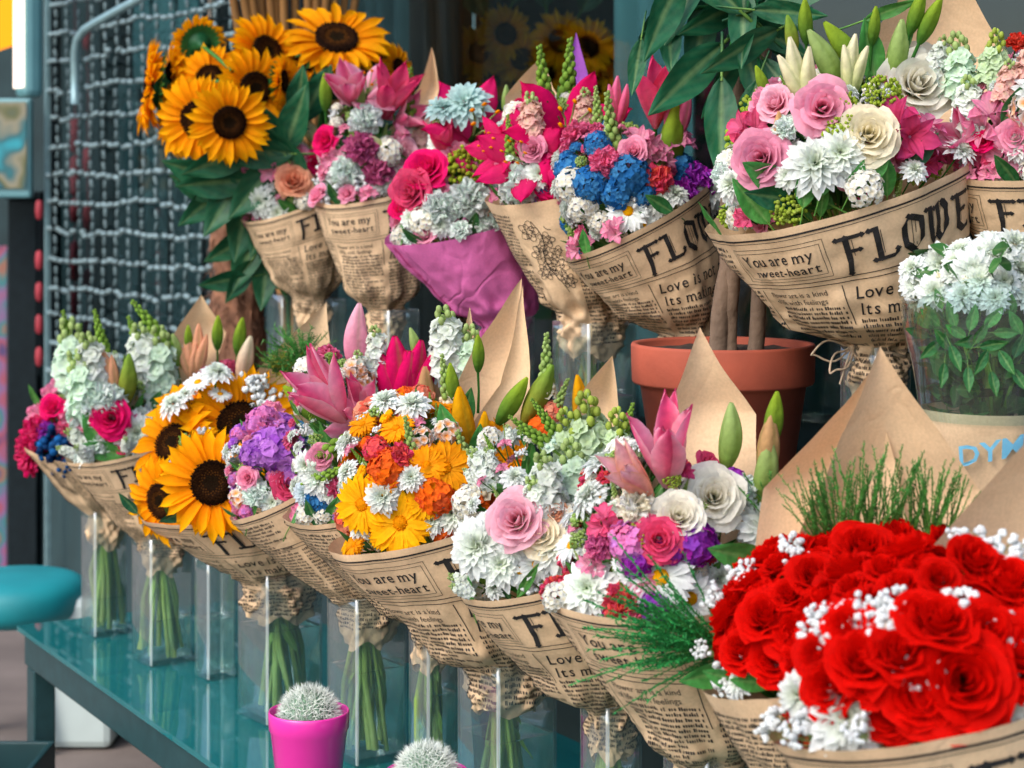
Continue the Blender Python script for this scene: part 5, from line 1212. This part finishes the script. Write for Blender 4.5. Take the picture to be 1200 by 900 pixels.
for px, segs, lb in ((88, ((138, 180), (182, 230), (232, 262), (282, 330), (335, 372)), 'red cloth streamer behind the grille, left one of the pair'), (103, ((28, 60), (172, 206), (240, 272), (315, 345), (372, 408)), 'red cloth streamer behind the grille, right one of the pair')):
    n = .99; s = s_at(px, n); D = (P0 + NB*n + U*s).y; mb = MB(); r = []
    for y0, y1 in segs:
        zs = [CH - (y - HY)*D/F for y in (y0, y1)]
        mb.lathe([(.003, zs[1]), (.016, zs[1] + .01), (.019, (zs[0]+zs[1])/2), (.016, zs[0] - .01), (.003, zs[0])], 10, Matrix.Translation(row(s, n)))
    mb.tube([row(s, n, 2.4), row(s, n, .85)], .002, 5); one('red_streamer', mb, M['red'], lb, 'streamer', 'red streamers behind the grille', smooth=True)

# ------------------------------------------------------------------ left edge: pillar, sign, picture, stool, boxes
a, b = P(9, 0, 6.1).x, P(43, 0, 6.1).x
mb = MB(); mb.box((a, 6.1, 0), (b, 6.4, 1.335)); mb.box((a - .01, 6.09, 1.3352), (b + .01, 6.41, 1.36)); one('dark_pillar', mb, M['dark'], 'black painted pillar at the left end of the shop front', 'pillar', bev=.004)
gar = thing('red_lantern_string', P(46, 240, 5.75), 'string of small red lanterns hanging between the black pillar and the grille', 'lantern string')
for y in (246, 305, 342, 380, 418):
    mb = MB(); c = P(46, y, 5.75); mb.lathe([(.004, -.030), (.011, -.022), (.013, 0), (.011, .022), (.004, .030)], 12, Matrix.Translation(c)); one('lantern', mb, M['red'], parent=gar, smooth=True)
mb = MB(); mb.tube([P(46, 225, 5.75), P(46, 440, 5.75)], .002, 5); one('cord', mb, M['dark'], parent=gar)
sg = thing('hanging_sign', P(32, 60, 5.6), 'teal box sign with one lit white face hanging at the top left', 'sign')
SM = Matrix.Translation(P(34, 115, 5.6)) @ Matrix.Rotation(math.radians(-52), 4, 'Z')
mb = MB(); mb.box((-.045, -.03, 0), (.045, .03, .75), SM); one('sign_box', mb, M['greybox'], parent=sg, bev=.02)
mb = MB(); mb.box((-.036, -.0335, .03), (.036, -.031, .72), SM); one('sign_face', mb, M['signface'], parent=sg)
mb = MB(); mb.tube([SM @ Vector((0, 0, .74)), SM @ Vector((0, 0, 1.6))], .008, 8); one('hanger', mb, M['dark'], parent=sg)
pf = thing('framed_picture', P(10, 175, 5.9), 'small framed picture in turquoise and yellow below the hanging sign', 'picture')
a, b = P(-60, 232, 5.9), P(40, 116, 5.9)
mb = MB(); mb.box((a.x, 5.86, a.z), (b.x, 5.90, b.z)); one('picture_frame', mb, M['greybox'], parent=pf, bev=.008)
mb = MB(); mb.box((a.x + .02, 5.852, a.z + .03), (b.x - .012, 5.857, b.z - .012)); one('picture_face', mb, M['picture'], parent=pf)
a, b = P(-90, 662, 6.5), P(11, 288, 6.5)
mb = MB(); mb.box((a.x, 6.46, a.z), (b.x, 6.50, b.z)); one('painted_board', mb, M['mural'], 'tall board painted in many colours at the far left edge', 'board')
mb = MB(); mb.box((a.x + .02, 6.502, -.0), (a.x + .06, 6.54, b.z)); mb.box((b.x - .06, 6.502, 0), (b.x - .02, 6.54, b.z)); mb.box((a.x, 6.455, 0), (b.x, 6.505, a.z - .003))
one('board_stand', mb, M['dark'], 'dark stand under the painted board', 'stand')
mb = MB(); c = P(-8, 22, 6.9); mb.lathe([(.01, -.12), (.09, -.09), (.115, 0), (.09, .09), (.01, .12)], 24, Matrix.Translation(c)); lo = one('paper_lantern', mb, M['orange'], 'glowing orange lantern in the top left corner', 'lantern', smooth=True)
mb = MB(); mb.tube([c + UP*.12, c + UP*1.2], .003, 5); one('cord', mb, M['dark'], parent=lo)
mb = MB(); mb.box((-60, 9.0, 0), (-1.75, 9.4, 4)); one('neighbour_wall', mb, M['wallpaint'], 'dull teal wall of the next building at the left', 'wall')
st = thing('padded_stool', P(18, HY, 4.62).to_2d().to_3d() if False else Vector((P(18, HY, 4.62).x, 4.62, 0)), 'low stool with a shiny turquoise padded seat beside the far table end', 'stool')
zc = CH - (694 - HY)*4.62/F; mb = MB(); prof = []
for i in range(15):
    a = -PI/2 + PI*i/14; prof.append((.178*abs(math.cos(a))**.38, .058*math.copysign(abs(math.sin(a))**.8, a) + zc - .012))
mb.lathe(prof, 48); link('seat', mb.mesh('seat', M['teal']), st)
for k in range(4):
    a = PI/4 + k*PI/2; mb = MB(); mb.tube([Vector((.10*math.cos(a), .10*math.sin(a), zc - .06)), Vector((.15*math.cos(a), .15*math.sin(a), .0))], .012, 10); link('leg', mb.mesh('leg', M['pipe']), st)
x = P(95, HY, 4.62).x
mb = MB(); mb.box((x - .10, 4.55, 0.004), (x + .09, 4.75, .37)); one('plastic_bin', mb, M['whitebox'], 'pale rounded plastic bin standing under the far end of the table', 'bin', bev=.02)
x = P(15, HY, 3.72).x
mb = MB(); z1 = CH - (872 - HY)*3.72/F
z1 -= .022; x0, x1, y0, y1 = x - .16, x + .06, 3.60, 3.82
mb.box((x0, y0, .0), (x1, y0 + .012, z1)); mb.box((x0, y1 - .012, 0), (x1, y1, z1)); mb.box((x0, y0 + .0125, 0), (x0 + .012, y1 - .0125, z1)); mb.box((x1 - .012, y0 + .0125, 0), (x1, y1 - .0125, z1)); mb.box((x0 + .0125, y0 + .0125, .004), (x1 - .0125, y1 - .0125, .016))
one('open_crate', mb, M['asphaltdark'], 'open dark green crate on the ground at the bottom left corner', 'crate', bev=.003)

# shaggy log and reeds at the shelf end
c = P(278, HY, 4.38); mb = MB(); rows = []
for i in range(40):
    z = ZS + (1.47 - ZS)*i/39; rows.append([])
    for k in range(48):
        a = 2*PI*k/48; p = Vector((math.cos(a), math.sin(a), 0)); r = .060*(1 + .12*math.sin(i*.25)) + .014*noise.noise(Vector((p.x*3, p.y*3, z*12))) + .006*noise.noise(Vector((p.x*11, p.y*11, z*40)))
        rows[-1].append(Vector((c.x, c.y, z)) + p*r)
mb.grid(rows, None, True); b = len(mb.v); mb.f.append(tuple(range(39*48, 40*48)))
for i in range(900):
    a = random.uniform(0, 6.283); z = random.uniform(ZS + .02, 1.46); p = Vector((c.x + .06*math.cos(a), c.y + .06*math.sin(a), z)); d = Vector((math.cos(a)*.6 + random.gauss(0, .3), math.sin(a)*.6 + random.gauss(0, .3), random.gauss(-.3, .5)))*.03; w = d.cross(UP).normalized()*.0022
    mb.add([p - w, p + w, p + d], [(0, 1, 2)])
one('shaggy_log', mb, M['burlap'], 'shaggy brown log standing on the shelf under the sunflower leaves', 'log', smooth=True)
c = P(350, HY, 4.36); c.z = ZS
rb = thing('reed_bundle', c, 'bundle of tall brown dried reeds rising behind the sunflowers', 'dried reeds')
random.seed(12)
for px in (262, 275, 286, 300, 312, 318, 330, 345, 362, 372, 388, 400, 412, 428):
    top = P(px, -70, 4.36 + random.uniform(-.03, .06)) - c; mb = MB(); q = Vector((random.gauss(0, .012), random.gauss(0, .012), 0))
    mb.tube([q, q.lerp(top, .35) + Vector((0, 0, .05)), top], [.006, .008, .011], 8); link('reed', mb.mesh('reed', M['reed']), rb)

# ------------------------------------------------------------------ camera, light, render
cam = bpy.data.cameras.new('Camera'); co = bpy.data.objects.new('Camera', cam); C.objects.link(co); S.camera = co
co.location = (0, 0, CH); co.rotation_euler = (PI/2, 0, 0)
cam.sensor_width = 36; cam.lens = 36*F/1200; cam.shift_y = -(450 - HY)/1200; cam.clip_start = .05; cam.clip_end = 500
cam.dof.use_dof = True; cam.dof.focus_distance = 2.62; cam.dof.aperture_fstop = 5.6
W = bpy.data.worlds.new('World'); S.world = W; W.use_nodes = True; nt = W.node_tree; nt.nodes.clear()
sky = nt.nodes.new('ShaderNodeTexSky'); sky.sky_type = 'NISHITA'; sky.sun_disc = False
sd = Vector((-.55, -.62, .80)).normalized()      # towards the sun: over the street, behind us and to the left
sky.sun_elevation = math.asin(sd.z); sky.sun_rotation = math.atan2(sd.x, sd.y); sky.air_density = 1.; sky.dust_density = 2.5; sky.ozone_density = 1.
bg = nt.nodes.new('ShaderNodeBackground'); bg.inputs['Strength'].default_value = .15
wo = nt.nodes.new('ShaderNodeOutputWorld'); nt.links.new(sky.outputs[0], bg.inputs[0]); nt.links.new(bg.outputs[0], wo.inputs[0])
ld = bpy.data.lights.new('Sun', 'SUN'); ld.energy = .55; ld.angle = math.radians(32); ld.color = (1, .95, .88)
lo = bpy.data.objects.new('Sun', ld); C.objects.link(lo); lo.rotation_euler = (-sd).to_track_quat('-Z', 'Y').to_euler()
S.view_settings.view_transform = 'Standard'; S.view_settings.look = 'None'; S.view_settings.exposure = 1.25; S.view_settings.gamma = 1
S.render.engine = 'CYCLES'; cy = S.cycles
cy.use_denoising = True; cy.denoiser = 'OPENIMAGEDENOISE'; cy.max_bounces = 10; cy.diffuse_bounces = 4; cy.glossy_bounces = 4; cy.transparent_max_bounces = 32; cy.caustics_reflective = False; cy.caustics_refractive = False
cy.sample_clamp_indirect = 6
